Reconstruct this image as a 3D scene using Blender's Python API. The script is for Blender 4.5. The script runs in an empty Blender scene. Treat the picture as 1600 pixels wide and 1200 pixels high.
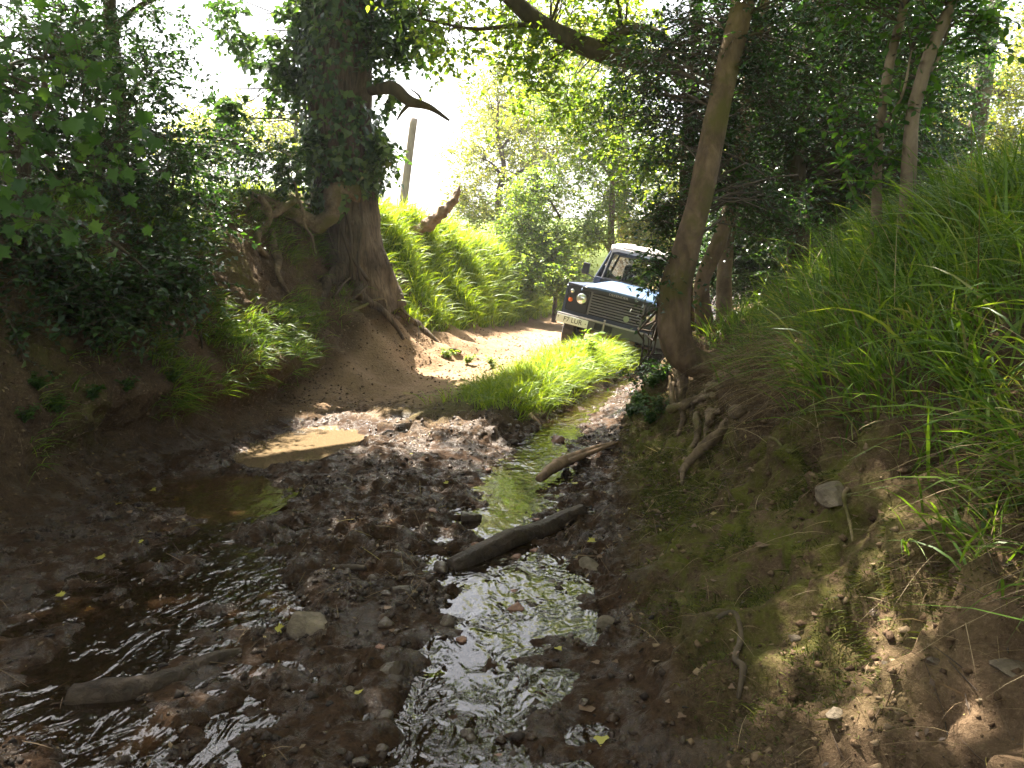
import bpy, bmesh, math
import numpy as np
from mathutils import Vector, Matrix, Euler

R_ = math.radians
SC = bpy.context.scene
COL = SC.collection

# ------------------------------------------------------------------ camera
F = 1340.0          # focal length in photo pixels (photo 1600 wide)
HZ = 420.0          # photo row of the horizon
CZ = 1.60
PITCH = math.atan((600 - HZ) / F)
cam = bpy.data.cameras.new('camera'); cam.sensor_width = 36.0; cam.lens = 36.0 * F / 1600.0
cam.clip_start = 0.05; cam.clip_end = 4000
co = bpy.data.objects.new('camera', cam); COL.objects.link(co)
co.location = (0, 0, CZ); co.rotation_euler = (math.pi / 2 - PITCH, 0, 0)
SC.camera = co

# ------------------------------------------------------------------ light
SUN_AZ = 30.0       # degrees, anticlockwise from +Y (front left of the camera)
SUN_EL = 60.0
SC.view_settings.view_transform = 'Standard'; SC.view_settings.look = 'None'
SC.view_settings.exposure = 3.1; SC.view_settings.gamma = 1.0
w = bpy.data.worlds.new('World'); SC.world = w; w.use_nodes = True
nt = w.node_tree; nt.nodes.clear()
sky = nt.nodes.new('ShaderNodeTexSky'); sky.sky_type = 'NISHITA'; sky.sun_disc = False
sky.sun_elevation = R_(SUN_EL); sky.sun_rotation = R_(-SUN_AZ); sky.dust_density = 4.0; sky.air_density = 1.0
bg = nt.nodes.new('ShaderNodeBackground'); bg.inputs[1].default_value = 0.056
wo = nt.nodes.new('ShaderNodeOutputWorld')
hs = nt.nodes.new('ShaderNodeHueSaturation'); hs.inputs['Saturation'].default_value = 0.45
nt.links.new(sky.outputs[0], hs.inputs['Color']); nt.links.new(hs.outputs[0], bg.inputs[0]); nt.links.new(bg.outputs[0], wo.inputs[0])
sl = bpy.data.lights.new('sun', 'SUN'); sl.energy = 5.0; sl.angle = R_(0.5); sl.color = (1.0, 0.93, 0.80)
so = bpy.data.objects.new('sun', sl); COL.objects.link(so)
SD = Vector((-math.sin(R_(SUN_AZ)) * math.cos(R_(SUN_EL)), math.cos(R_(SUN_AZ)) * math.cos(R_(SUN_EL)), math.sin(R_(SUN_EL))))
so.rotation_mode = 'QUATERNION'; so.rotation_quaternion = SD.to_track_quat('Z', 'Y'); so.location = (-20, 20, 30)

cy = SC.cycles
cy.max_bounces = 7; cy.diffuse_bounces = 4; cy.glossy_bounces = 3; cy.transmission_bounces = 4
cy.transparent_max_bounces = 8; cy.caustics_reflective = False; cy.caustics_refractive = False
cy.sample_clamp_indirect = 6.0
try:
    cy.use_denoising = True; cy.denoiser = 'OPENIMAGEDENOISE'
except Exception:
    pass

def W(u, v, y):
    """world point seen at photo pixel (u, v) at forward distance y"""
    a = (u - 800) / F; b = (600 - v) / F
    dy = math.cos(PITCH) + b * math.sin(PITCH); dz = -math.sin(PITCH) + b * math.cos(PITCH)
    s = y / dy
    return np.array((a * s, y, CZ + dz * s))

# ------------------------------------------------------------------ numpy helpers
def rng(seed): return np.random.default_rng(seed)

def _hash(i, j, k, seed):
    h = (i.astype(np.int64) * 374761393 + j.astype(np.int64) * 668265263 + k.astype(np.int64) * 2147483647 + seed * 1274126177) & 0xffffffff
    h = ((h ^ (h >> 13)) * 1274126177) & 0xffffffff
    h = ((h ^ (h >> 16)) * 2246822519) & 0xffffffff
    return ((h ^ (h >> 15)) & 0xffffff) / float(0xffffff) * 2 - 1

def vnoise(P, scale, seed=0):
    p = np.asarray(P) / scale
    i = np.floor(p).astype(np.int64); f = p - i; f = f * f * (3 - 2 * f)
    r = 0
    for a in (0, 1):
        wa = f[..., 0] if a else 1 - f[..., 0]
        for b in (0, 1):
            wb = f[..., 1] if b else 1 - f[..., 1]
            for c in (0, 1):
                wc = f[..., 2] if c else 1 - f[..., 2]
                r = r + wa * wb * wc * _hash(i[..., 0] + a, i[..., 1] + b, i[..., 2] + c, seed)
    return r

def fbm(P, scale, octs=4, seed=0, gain=0.5):
    r = 0; a = 1; t = 0
    for o in range(octs):
        r = r + a * vnoise(np.asarray(P) + 17.3 * o, scale / 2 ** o, seed + o); t += a; a *= gain
    return r / t

def sstep(a, b, x):
    t = np.clip((x - a) / (b - a), 0, 1); return t * t * (3 - 2 * t)

def unit(v):
    v = np.asarray(v, float); return v / np.maximum(np.linalg.norm(v, axis=-1, keepdims=True), 1e-9)

def pchip(xk, yk, x):
    """monotone cubic through (xk, yk) along axis 0"""
    xk = np.asarray(xk, float); yk = np.asarray(yk, float); x = np.asarray(x, float)
    h = np.diff(xk).reshape((-1,) + (1,) * (yk.ndim - 1))
    d = np.diff(yk, axis=0) / h
    m = np.zeros_like(yk)
    w1 = 2 * h[1:] + h[:-1]; w2 = h[1:] + 2 * h[:-1]
    same = (d[1:] * d[:-1]) > 0
    with np.errstate(divide='ignore', invalid='ignore'):
        mm = (w1 + w2) / (w1 / d[:-1] + w2 / d[1:])
    m[1:-1] = np.where(same, mm, 0); m[0] = d[0]; m[-1] = d[-1]
    k = np.clip(np.searchsorted(xk, x, side='right') - 1, 0, len(xk) - 2)
    sh = (-1,) + (1,) * (yk.ndim - 1)
    hk = h[k]; t = ((x - xk[k]).reshape(sh)) / hk
    t2 = t * t; t3 = t2 * t
    return (2*t3 - 3*t2 + 1) * yk[k] + (t3 - 2*t2 + t) * hk * m[k] + (-2*t3 + 3*t2) * yk[k+1] + (t3 - t2) * hk * m[k+1]

class G:
    """collects geometry, links it as ONE mesh object"""
    def __init__(s): s.V = []; s.Fc = []; s.n = 0; s.mi = []
    def add(s, V, *faces):
        V = np.asarray(V, float).reshape(-1, 3)
        for f in faces:
            f = np.asarray(f, np.int64)
            if len(f): s.Fc.append(f + s.n)
        s.V.append(V); s.n += len(V)
    def build(s, name, mat, parent=None, origin=None, smooth=True, label=None):
        V = np.concatenate(s.V) if s.V else np.zeros((0, 3))
        if origin is not None: V = V - np.asarray(origin)
        me = bpy.data.meshes.new(name)
        me.vertices.add(len(V)); me.vertices.foreach_set('co', V.astype(np.float32).ravel())
        lv = np.concatenate([f.ravel() for f in s.Fc]); tot = np.concatenate([np.full(len(f), f.shape[1]) for f in s.Fc])
        st = np.concatenate(([0], np.cumsum(tot)[:-1]))
        me.loops.add(len(lv)); me.loops.foreach_set('vertex_index', lv.astype(np.int32))
        me.polygons.add(len(tot)); me.polygons.foreach_set('loop_start', st.astype(np.int32))
        try: me.polygons.foreach_set('loop_total', tot.astype(np.int32))
        except Exception: pass
        me.polygons.foreach_set('use_smooth', np.full(len(tot), bool(smooth)))
        me.update(calc_edges=True)
        me.materials.append(mat)
        o = bpy.data.objects.new(name, me); COL.objects.link(o)
        if parent is not None: o.parent = parent
        elif origin is not None: o.location = tuple(origin)
        if label: o['label'] = label
        return o

def thing(name, loc, label, cat, group=None):
    o = bpy.data.objects.new(name, None); COL.objects.link(o); o.location = tuple(loc); o.empty_display_size = 0.2
    return tag(o, label, cat, group)

def tag(o, label=None, cat=None, group=None, kind=None):
    if label: o['label'] = label
    if cat: o['category'] = cat
    if group: o['group'] = group
    if kind: o['kind'] = kind
    return o

def resample(pts, rad, sub):
    pts = np.asarray(pts, float); rad = np.asarray(rad, float)
    n = len(pts); P = np.vstack([2*pts[0]-pts[1], pts, 2*pts[-1]-pts[-2]])
    out = []; rr = []
    for i in range(n - 1):
        t = np.linspace(0, 1, sub, endpoint=False)[:, None]
        a, b, c, d = P[i], P[i+1], P[i+2], P[i+3]
        out.append(0.5*((2*b) + (-a+c)*t + (2*a-5*b+4*c-d)*t*t + (-a+3*b-3*c+d)*t**3))
        rr.append(rad[i] + (rad[i+1]-rad[i]) * t[:, 0])
    out.append(pts[-1:]); rr.append(rad[-1:])
    return np.concatenate(out), np.concatenate(rr)

def tube(g, pts, rad, sides=10, sub=6, noise=0.1, nscale=0.25, seed=0, flute=0.0, wig=0.0):
    C, r = resample(pts, rad, sub)
    if wig: C = C + np.stack([vnoise(C, 0.25, seed+5), vnoise(C, 0.25, seed+6), vnoise(C, 0.25, seed+7)], -1) * wig * sstep(0, 3, np.arange(len(C)))[:, None]
    T = unit(np.gradient(C, axis=0))
    a = np.array((0, 0, 1.0)) if abs(T[0][2]) < 0.8 else np.array((1.0, 0, 0))
    n = unit(np.cross(T[0], a)); N = [n]
    for i in range(1, len(C)):
        n = unit(n - T[i] * np.dot(n, T[i])); N.append(n)
    N = np.array(N); B = np.cross(T, N)
    th = np.linspace(0, 2*math.pi, sides, endpoint=False)
    D = N[:, None, :] * np.cos(th)[None, :, None] + B[:, None, :] * np.sin(th)[None, :, None]
    V = C[:, None, :] + D * r[:, None, None]
    dn = fbm(V, nscale, 3, seed) * noise
    if flute: dn = dn + flute * np.sin(th * 5 + seed)[None, :] * 0.6 + flute * 0.5 * np.sin(th * 9 + 1.7 * seed)[None, :]
    V = C[:, None, :] + D * (r[:, None] * (1 + dn))[:, :, None]
    m = len(C); idx = np.arange(m * sides).reshape(m, sides)
    q = np.stack([idx[:-1], np.roll(idx[:-1], -1, 1), np.roll(idx[1:], -1, 1), idx[1:]], -1).reshape(-1, 4)
    V = np.concatenate([V.reshape(-1, 3), C[:1] - T[:1]*r[0]*0.15, C[-1:] + T[-1:]*r[-1]*0.2])
    i0 = m * sides; k = np.arange(sides); k2 = np.roll(k, -1)
    t0 = np.stack([np.full(sides, i0), k2, k], -1)
    t1 = np.stack([np.full(sides, i0+1), (m-1)*sides + k, (m-1)*sides + k2], -1)
    g.add(V, q, np.concatenate([t0, t1]))
    return C, r

def prisms(g, P, Rr, sides=3):
    """many thin bent twigs at once: P (N,K,3), Rr (N,K)"""
    P = np.asarray(P, float); N, K, _ = P.shape
    if N == 0: return
    T = unit(P[:, -1] - P[:, 0]); a = np.where(np.abs(T[:, 2:3]) < 0.9, np.array([[0, 0, 1.0]]), np.array([[1.0, 0, 0]]))
    n = unit(np.cross(T, a)); b = np.cross(T, n)
    th = np.linspace(0, 2*math.pi, sides, endpoint=False)
    D = n[:, None, :] * np.cos(th)[None, :, None] + b[:, None, :] * np.sin(th)[None, :, None]
    V = P[:, :, None, :] + D[:, None, :, :] * Rr[:, :, None, None]
    idx = np.arange(N * K * sides).reshape(N, K, sides)
    q = np.stack([idx[:, :-1], np.roll(idx[:, :-1], -1, 2), np.roll(idx[:, 1:], -1, 2), idx[:, 1:]], -1).reshape(-1, 4)
    g.add(V.reshape(-1, 3), q)

def _fan(outline, z=0.0):
    o = np.array(outline, float); n = len(o)
    V = np.vstack([[0.42, 0, 0.0], np.c_[o, np.zeros(n)]])
    V[1:, 2] = z * np.abs(V[1:, 1]) - 0.10 * V[1:, 0] ** 2
    k = np.arange(n); f = np.stack([np.zeros(n, int), 1 + k, 1 + (k + 1) % n], -1)
    return V, f
_half = [(0.0, 0.02), (0.02, 0.20), (-0.08, 0.40), (0.16, 0.36), (0.26, 0.56), (0.36, 0.36), (0.50, 0.50), (0.62, 0.56), (0.60, 0.40), (0.66, 0.16), (0.82, 0.20), (0.84, 0.10), (1.0, 0.0)]
LEAF = {
    'oval': (np.array([(0, 0, 0), (0.45, 0.27, 0.07), (1, 0, -0.08), (0.45, -0.27, 0.07)], float), np.array([(0, 2, 1), (0, 3, 2)])),
    'ivy': _fan([(0, 0), (-0.08, 0.32), (0.30, 0.46), (0.46, 0.26), (1, 0), (0.46, -0.26), (0.30, -0.46), (-0.08, -0.32)], 0.15),
    'maple': _fan(_half + [(x, -y) for x, y in _half[-2::-1]], 0.38),
    'hex': _fan([(0, 0), (0.22, 0.24), (0.55, 0.27), (1, 0), (0.55, -0.27), (0.22, -0.24)], 0.25),
}

def put_leaves(g, pos, d, nrm, L, shape):
    T, f = LEAF[shape]
    d = unit(d); s = unit(np.cross(nrm, d)); n = np.cross(d, s)
    L = np.broadcast_to(np.asarray(L, float), (len(pos),))
    V = pos[:, None, :] + L[:, None, None] * (T[None, :, 0:1] * d[:, None, :] + T[None, :, 1:2] * s[:, None, :] + T[None, :, 2:3] * n[:, None, :])
    k = len(T)
    Fc = (f[None] + (np.arange(len(pos)) * k)[:, None, None]).reshape(-1, f.shape[1])
    g.add(V.reshape(-1, 3), Fc)

def sprays(gl, gt, clumps, rad, sprigs, m, leaf, shape, seed, droop=0.25, flat=0.6, twig=0.0025):
    r = rng(seed); N = len(clumps); S = N * sprigs
    if S == 0: return
    o = np.repeat(clumps, sprigs, 0) + r.normal(0, rad * 0.22, (S, 3))
    d = r.normal(0, 1, (S, 3)); d[:, 2] *= flat; d = unit(d)
    ln = rad * r.uniform(0.5, 1.25, S)
    s = (np.arange(m) + 0.7) / m
    P = o[:, None, :] + d[:, None, :] * (ln[:, None] * s[None])[:, :, None]
    P[:, :, 2] -= droop * ln[:, None] * s[None] ** 2
    side = unit(np.cross(d, np.array([0, 0, 1.0])) + r.normal(0, 0.25, (S, 3)))
    sg = np.where((np.arange(m) % 2) == 0, 1.0, -1.0)
    ld = d[:, None, :] * 0.55 + side[:, None, :] * sg[None, :, None] * 0.85 + r.normal(0, 0.35, (S, m, 3))
    ld[:, :, 2] -= droop * 0.8
    nm = np.array([0, 0, 1.0]) + r.normal(0, 0.55, (S, m, 3))
    L = leaf * r.uniform(0.55, 1.15, (S, m))
    put_leaves(gl, P.reshape(-1, 3), ld.reshape(-1, 3), nm.reshape(-1, 3), L.ravel(), shape)
    if gt is not None:
        prisms(gt, np.stack([o, P[:, m // 2], P[:, -1]], 1), np.tile([twig * 1.6, twig, twig * 0.5], (S, 1)))

def blobs_to_clumps(blobs, seed):
    r = rng(seed); out = []
    for c, rad, n in blobs:
        v = unit(r.normal(0, 1, (n, 3))) * (r.uniform(0, 1, (n, 1)) ** 0.42)
        out.append(np.asarray(c) + v * np.asarray(rad))
    return np.concatenate(out)

def limbs_to_clumps(gt, nodes, clumps, seed, r0=0.014):
    """one bent twig from the nearest limb point to each clump"""
    r = rng(seed); nodes = np.asarray(nodes)
    d = np.linalg.norm(clumps[:, None, :] - nodes[None], axis=2) + 0.5 * np.maximum(0, nodes[None, :, 2] - clumps[:, None, 2])
    a = nodes[np.argmin(d, 1)]; L = np.linalg.norm(clumps - a, axis=1)
    t = np.linspace(0, 1, 6)[None, :, None]
    P = a[:, None] * (1 - t) + clumps[:, None] * t
    P[:, :, 2] += (0.16 * L)[:, None] * np.sin(t[:, :, 0] * math.pi)
    P[:, 1:-1] += r.normal(0, 1, (len(a), 4, 3)) * (0.05 * L)[:, None, None]
    rr = (r0 * np.clip(L / 1.2, 0.5, 2.0))[:, None] * np.linspace(1, 0.25, 6)[None]
    prisms(gt, P, rr, 5)

# ------------------------------------------------------------------ materials
class M:
    def __init__(s, name):
        s.m = bpy.data.materials.new(name); s.m.use_nodes = True; s.t = s.m.node_tree; s.t.nodes.clear()
        s.out = s.t.nodes.new('ShaderNodeOutputMaterial')
    def n(s, typ, ins=None, **kw):
        nd = s.t.nodes.new('ShaderNode' + typ)
        for k, v in kw.items(): setattr(nd, k, v)
        for k, v in (ins or {}).items(): s.set(nd.inputs[k], v)
        return nd
    def set(s, sock, v):
        if hasattr(v, 'is_output'): s.t.links.new(v, sock)
        else:
            if isinstance(v, tuple) and len(v) == 3 and sock.type == 'RGBA': v = v + (1,)
            sock.default_value = v
    def pos(s, scale=(1, 1, 1)):
        tc = s.n('TexCoord'); mp = s.n('Mapping', {'Vector': tc.outputs['Object'], 'Scale': scale}); return mp.outputs[0]
    def noise(s, scale, detail=5, rough=0.6, vec=None, dist=0.0):
        return s.n('TexNoise', {'Scale': scale, 'Detail': detail, 'Roughness': rough, 'Distortion': dist, 'Vector': vec if vec is not None else s.pos()}).outputs['Fac']
    def ramp(s, fac, stops):
        nd = s.n('ValToRGB', {'Fac': fac}); el = nd.color_ramp.elements
        while len(el) < len(stops): el.new(0.5)
        for e, (p, c) in zip(el, stops): e.position = p; e.color = tuple(c) + (1,) if len(c) == 3 else c
        return nd.outputs['Color']
    def val(s, fac, a, b, lo=0.0, hi=1.0):
        return s.n('MapRange', {'Value': fac, 'From Min': lo, 'From Max': hi, 'To Min': a, 'To Max': b}).outputs['Result']
    def mix(s, fac, a, b, mode='MIX'):
        nd = s.n('Mix', data_type='RGBA', blend_type=mode)
        s.set(nd.inputs[0], fac); s.set(nd.inputs[6], a); s.set(nd.inputs[7], b); return nd.outputs[2]
    def math(s, op, a, b=0.0):
        nd = s.n('Math', operation=op); s.set(nd.inputs[0], a); s.set(nd.inputs[1], b); return nd.outputs[0]
    def bump(s, h, strength=0.5, dist=0.02, nrm=None):
        ins = {'Height': h, 'Strength': strength, 'Distance': dist}
        if nrm is not None: ins['Normal'] = nrm
        return s.n('Bump', ins).outputs[0]
    def pbr(s, col, rough=0.8, nrm=None, spec=0.5, metal=0.0, **kw):
        ins = {'Base Color': col, 'Roughness': rough, 'Specular IOR Level': spec, 'Metallic': metal}
        if nrm is not None: ins['Normal'] = nrm
        for k, v in kw.items(): ins[k.replace('_', ' ')] = v
        return s.n('BsdfPrincipled', ins).outputs[0]
    def done(s, sh): s.t.links.new(sh, s.out.inputs[0]); return s.m

def leaf_mat(name, stops, tr, mixf=0.42, rough=0.42, spec=0.4):
    m = M(name); rnd = m.n('NewGeometry').outputs['Random Per Island']
    c = m.ramp(rnd, stops)
    p = m.pbr(c, rough, None, spec)
    t = m.n('BsdfTranslucent', {'Color': m.mix(1.0, c, tr, 'MULTIPLY')}).outputs[0]
    return m.done(m.n('MixShader', {0: mixf, 1: p, 2: t}).outputs[0])

def bark_mat(name, c1, c2, sc=(9, 9, 2.2), moss=None, rough=0.9, bump=0.9, dist=0.03):
    m = M(name); v = m.pos(sc)
    n1 = m.noise(1.6, 6, 0.65, v, 0.6); n2 = m.noise(3.0, 4, 0.6)
    f = m.math('MULTIPLY', n1, n2)
    c = m.ramp(f, [(0.12, c1), (0.42, c2)])
    if moss:
        k = m.val(m.noise(2.2, 5, 0.65), 0, 1, 0.5, 0.62); c = m.mix(k, c, moss)
    return m.done(m.pbr(c, rough, m.bump(n1, bump, dist), 0.25))

def plain_mat(name, c, rough=0.5, metal=0.0, spec=0.5, vary=0.0, sc=6.0):
    m = M(name)
    if vary:
        n = m.noise(sc, 5, 0.6); cc = m.mix(n, tuple(x * (1 - vary) for x in c), tuple(min(1, x * (1 + vary)) for x in c))
    else: cc = c
    return m.done(m.pbr(cc, rough, None, spec, metal))

MAT = {}
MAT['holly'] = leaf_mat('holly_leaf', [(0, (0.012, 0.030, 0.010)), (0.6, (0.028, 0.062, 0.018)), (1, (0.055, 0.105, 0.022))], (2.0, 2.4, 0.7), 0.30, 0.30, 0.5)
MAT['ivy'] = leaf_mat('ivy_leaf', [(0, (0.022, 0.048, 0.018)), (0.6, (0.05, 0.09, 0.03)), (1, (0.12, 0.17, 0.05))], (1.9, 2.2, 0.7), 0.30, 0.28, 0.5)
MAT['sycamore'] = leaf_mat('sycamore_leaf', [(0, (0.025, 0.065, 0.016)), (.7, (0.055, 0.115, 0.025)), (1, (0.09, 0.16, 0.03))], (1.8, 1.8, 0.6), 0.48, 0.5, 0.3)
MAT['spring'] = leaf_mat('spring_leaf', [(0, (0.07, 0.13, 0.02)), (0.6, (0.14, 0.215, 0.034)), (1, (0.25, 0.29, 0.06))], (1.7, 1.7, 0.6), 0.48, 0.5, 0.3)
MAT['yellow'] = leaf_mat('sunlit_tone_leaf', [(0, (0.14, 0.19, 0.03)), (0.6, (0.25, 0.30, 0.055)), (1, (0.40, 0.36, 0.11))], (1.6, 1.5, 0.6), 0.48, 0.5, 0.3)  # yellow lightened so the sunlit glow is partly in the leaf colour
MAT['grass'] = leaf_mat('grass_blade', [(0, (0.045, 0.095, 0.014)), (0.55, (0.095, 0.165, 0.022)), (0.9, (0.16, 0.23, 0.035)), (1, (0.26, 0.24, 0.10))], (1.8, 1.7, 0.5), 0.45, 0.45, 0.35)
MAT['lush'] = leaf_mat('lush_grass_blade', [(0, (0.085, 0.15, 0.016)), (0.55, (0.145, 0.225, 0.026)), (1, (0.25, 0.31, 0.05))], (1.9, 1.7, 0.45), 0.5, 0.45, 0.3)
MAT['straw'] = leaf_mat('dry_straw', [(0, (0.07, 0.045, 0.024)), (0.6, (0.17, 0.115, 0.06)), (1, (0.40, 0.31, 0.18))], (1.2, 1.1, 0.9), 0.25, 0.6, 0.25)
MAT['bark_big'] = bark_mat('ridged_bark', (0.035, 0.024, 0.016), (0.24, 0.175, 0.12), (14, 14, 1.8), None, 0.95, 1.0, 0.08)
MAT['bark_brown'] = bark_mat('brown_bark', (0.065, 0.042, 0.027), (0.25, 0.165, 0.10), (7, 7, 3.0), (0.11, 0.09, 0.03), 0.9, 1.0, 0.025)
MAT['bark_dark'] = bark_mat('dark_bark', (0.035, 0.026, 0.018), (0.13, 0.095, 0.062), (7, 7, 2.5), None, 0.9, 0.6, 0.02)
MAT['bark_pale'] = bark_mat('pale_bark', (0.09, 0.062, 0.042), (0.30, 0.22, 0.155), (6, 6, 3), None, 0.85, 0.5, 0.012)
MAT['root'] = bark_mat('root_bark', (0.06, 0.04, 0.025), (0.29, 0.205, 0.13), (13, 13, 13), (0.10, 0.095, 0.025), 0.9, 1.0, 0.02)
MAT['twig'] = plain_mat('twig_bark', (0.075, 0.052, 0.034), 0.85, vary=0.4)
MAT['wetwood'] = bark_mat('wet_wood', (0.020, 0.013, 0.009), (0.085, 0.055, 0.036), (16, 16, 16), (0.05, 0.035, 0.02), 0.55, 1.0, 0.02)
MAT['driftwood'] = bark_mat('driftwood', (0.09, 0.055, 0.032), (0.30, 0.19, 0.115), (7, 7, 7), None, 0.7, 0.7, 0.012)
def stone_mat(name, c1, c2, rough):
    m = M(name); n = m.noise(9, 6, 0.65); v = m.noise(40, 4, 0.6)
    c = m.ramp(n, [(0.3, c1), (0.7, c2)])
    return m.done(m.pbr(c, rough, m.bump(v, 0.9, 0.015), 0.4))
MAT['stone'] = stone_mat('pale_stone', (0.055, 0.040, 0.026), (0.20, 0.155, 0.105), 0.8)
MAT['wetstone'] = stone_mat('wet_stone', (0.035, 0.025, 0.018), (0.12, 0.085, 0.06), 0.28)
MAT['redstone'] = stone_mat('red_stone', (0.13, 0.055, 0.035), (0.30, 0.16, 0.11), 0.45)

# ground: four masks painted per vertex say where wet mud, sandy dirt, moss and turf lie
m = M('earth')
at = m.n('Attribute', attribute_name='mask'); sp = m.n('SeparateColor', {0: at.outputs['Color']})
wet, sand, moss = sp.outputs[0], sp.outputs[1], sp.outputs[2]
turf = at.outputs['Alpha']
nA = m.noise(2.5, 8, 0.65); nB = m.noise(14, 7, 0.7); nC = m.noise(60, 5, 0.7); vo = m.n('TexVoronoi', {'Scale': 38.0, 'Vector': m.pos()}).outputs['Distance']
soil = m.mix(nA, (0.058, 0.036, 0.021), (0.165, 0.108, 0.064))
soil = m.mix(m.val(nB, 0, 0.75, 0.35, 0.75), soil, (0.055, 0.034, 0.020))
nE = m.noise(170, 3, 0.7); nF = m.noise(33, 6, 0.75)
soil = m.mix(m.val(nC, 0, 0.7, 0.52, 0.72), soil, (0.24, 0.17, 0.105))
soil = m.mix(m.val(nF, 0.75, 0, 0.34, 0.48), soil, (0.028, 0.017, 0.010))
soil = m.mix(m.val(nE, 0, 0.6, 0.58, 0.72), soil, (0.30, 0.22, 0.14))
sandc = m.mix(nB, (0.19, 0.118, 0.068), (0.37, 0.25, 0.155))
sandc = m.mix(m.val(nF, 0, 0.7, 0.5, 0.68), sandc, (0.13, 0.08, 0.048))
mossc = m.mix(nC, (0.050, 0.062, 0.010), (0.17, 0.165, 0.028))
turfc = m.mix(nB, (0.05, 0.075, 0.015), (0.12, 0.15, 0.03))
wetc = m.mix(m.val(nF, 0, 1, .3, .7), (0.010, 0.005, 0.003), (0.070, 0.036, 0.018))
c = m.mix(sand, soil, sandc)
c = m.mix(m.math('MULTIPLY', moss, m.val(m.noise(6.5, 8, 0.72), 0.0, 1.0, 0.40, 0.58)), c, mossc)
c = m.mix(turf, c, turfc)
c = m.mix(wet, c, wetc)
film = m.val(m.noise(5.5, 6, 0.7), 0.13, 0.85, 0.44, 0.56)
rgh = m.math('SUBTRACT', 0.95, m.math('MULTIPLY', wet, film))
nD = m.noise(150, 4, 0.7)
b1 = m.bump(nB, 0.7, 0.035); b2 = m.bump(nC, 0.9, 0.018, b1); b2 = m.bump(nD, 0.7, 0.006, b2); b3 = m.bump(vo, 0.4, 0.012, b2)
MAT['earth'] = m.done(m.pbr(c, rgh, b3, m.math('ADD', 0.10, m.math('MULTIPLY', wet, m.val(film, 0.0, 0.45, 0.3, 0.85)))))

m = M('far_field'); n = m.noise(0.05, 5); n2 = m.noise(1.2, 5)
c = m.mix(n, (0.10, 0.16, 0.035), (0.19, 0.23, 0.06)); c = m.mix(m.val(n2, 0, 0.5), c, (0.14, 0.19, 0.04))
MAT['field'] = m.done(m.pbr(c, 0.95, m.bump(n2, 0.5, 0.2), 0.1))

def water_mat(name, diff, tint, opaq, rough, sc, bs):
    m = M(name); v = m.pos((1.0, 0.55, 1.0))
    n1 = m.noise(sc * .9, 2, 0.5, v, 1.2); n2 = m.noise(sc * 2.2, 1, 0.5, v, 0.8)
    am = m.val(m.noise(1.7, 4, 0.6, v, 1.2), 0.1, 1.6, 0.35, 0.65); 
    b = m.bump(n2, m.math('MULTIPLY', am, bs * 0.8), 0.025, m.bump(n1, m.math('MULTIPLY', am, bs), 0.06))
    tr = m.n('BsdfTransparent', {'Color': tint}).outputs[0]; df = m.n('BsdfDiffuse', {'Color': diff}).outputs[0]
    body = m.n('MixShader', {0: opaq, 1: tr, 2: df}).outputs[0]
    gl = m.n('BsdfGlossy', {'Color': (1, 1, 1), 'Roughness': rough, 'Normal': b}).outputs[0]
    fr = m.n('Fresnel', {'IOR': 1.38, 'Normal': b}).outputs[0]
    return m.done(m.n('MixShader', {0: fr, 1: body, 2: gl}).outputs[0])
MAT['stream'] = water_mat('stream_water', (0.034, 0.020, 0.011), (0.52, 0.37, 0.22), 0.45, 0.02, 8.0, 0.40)
MAT['puddle'] = water_mat('muddy_water', (0.165, 0.118, 0.068), (0.5, 0.36, 0.2), 0.85, 0.04, 3.0, 0.06)
MAT['pool'] = water_mat('brown_water', (0.075, 0.044, 0.021), (0.6, 0.42, 0.24), 0.5, 0.03, 7.0, 0.15)

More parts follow.
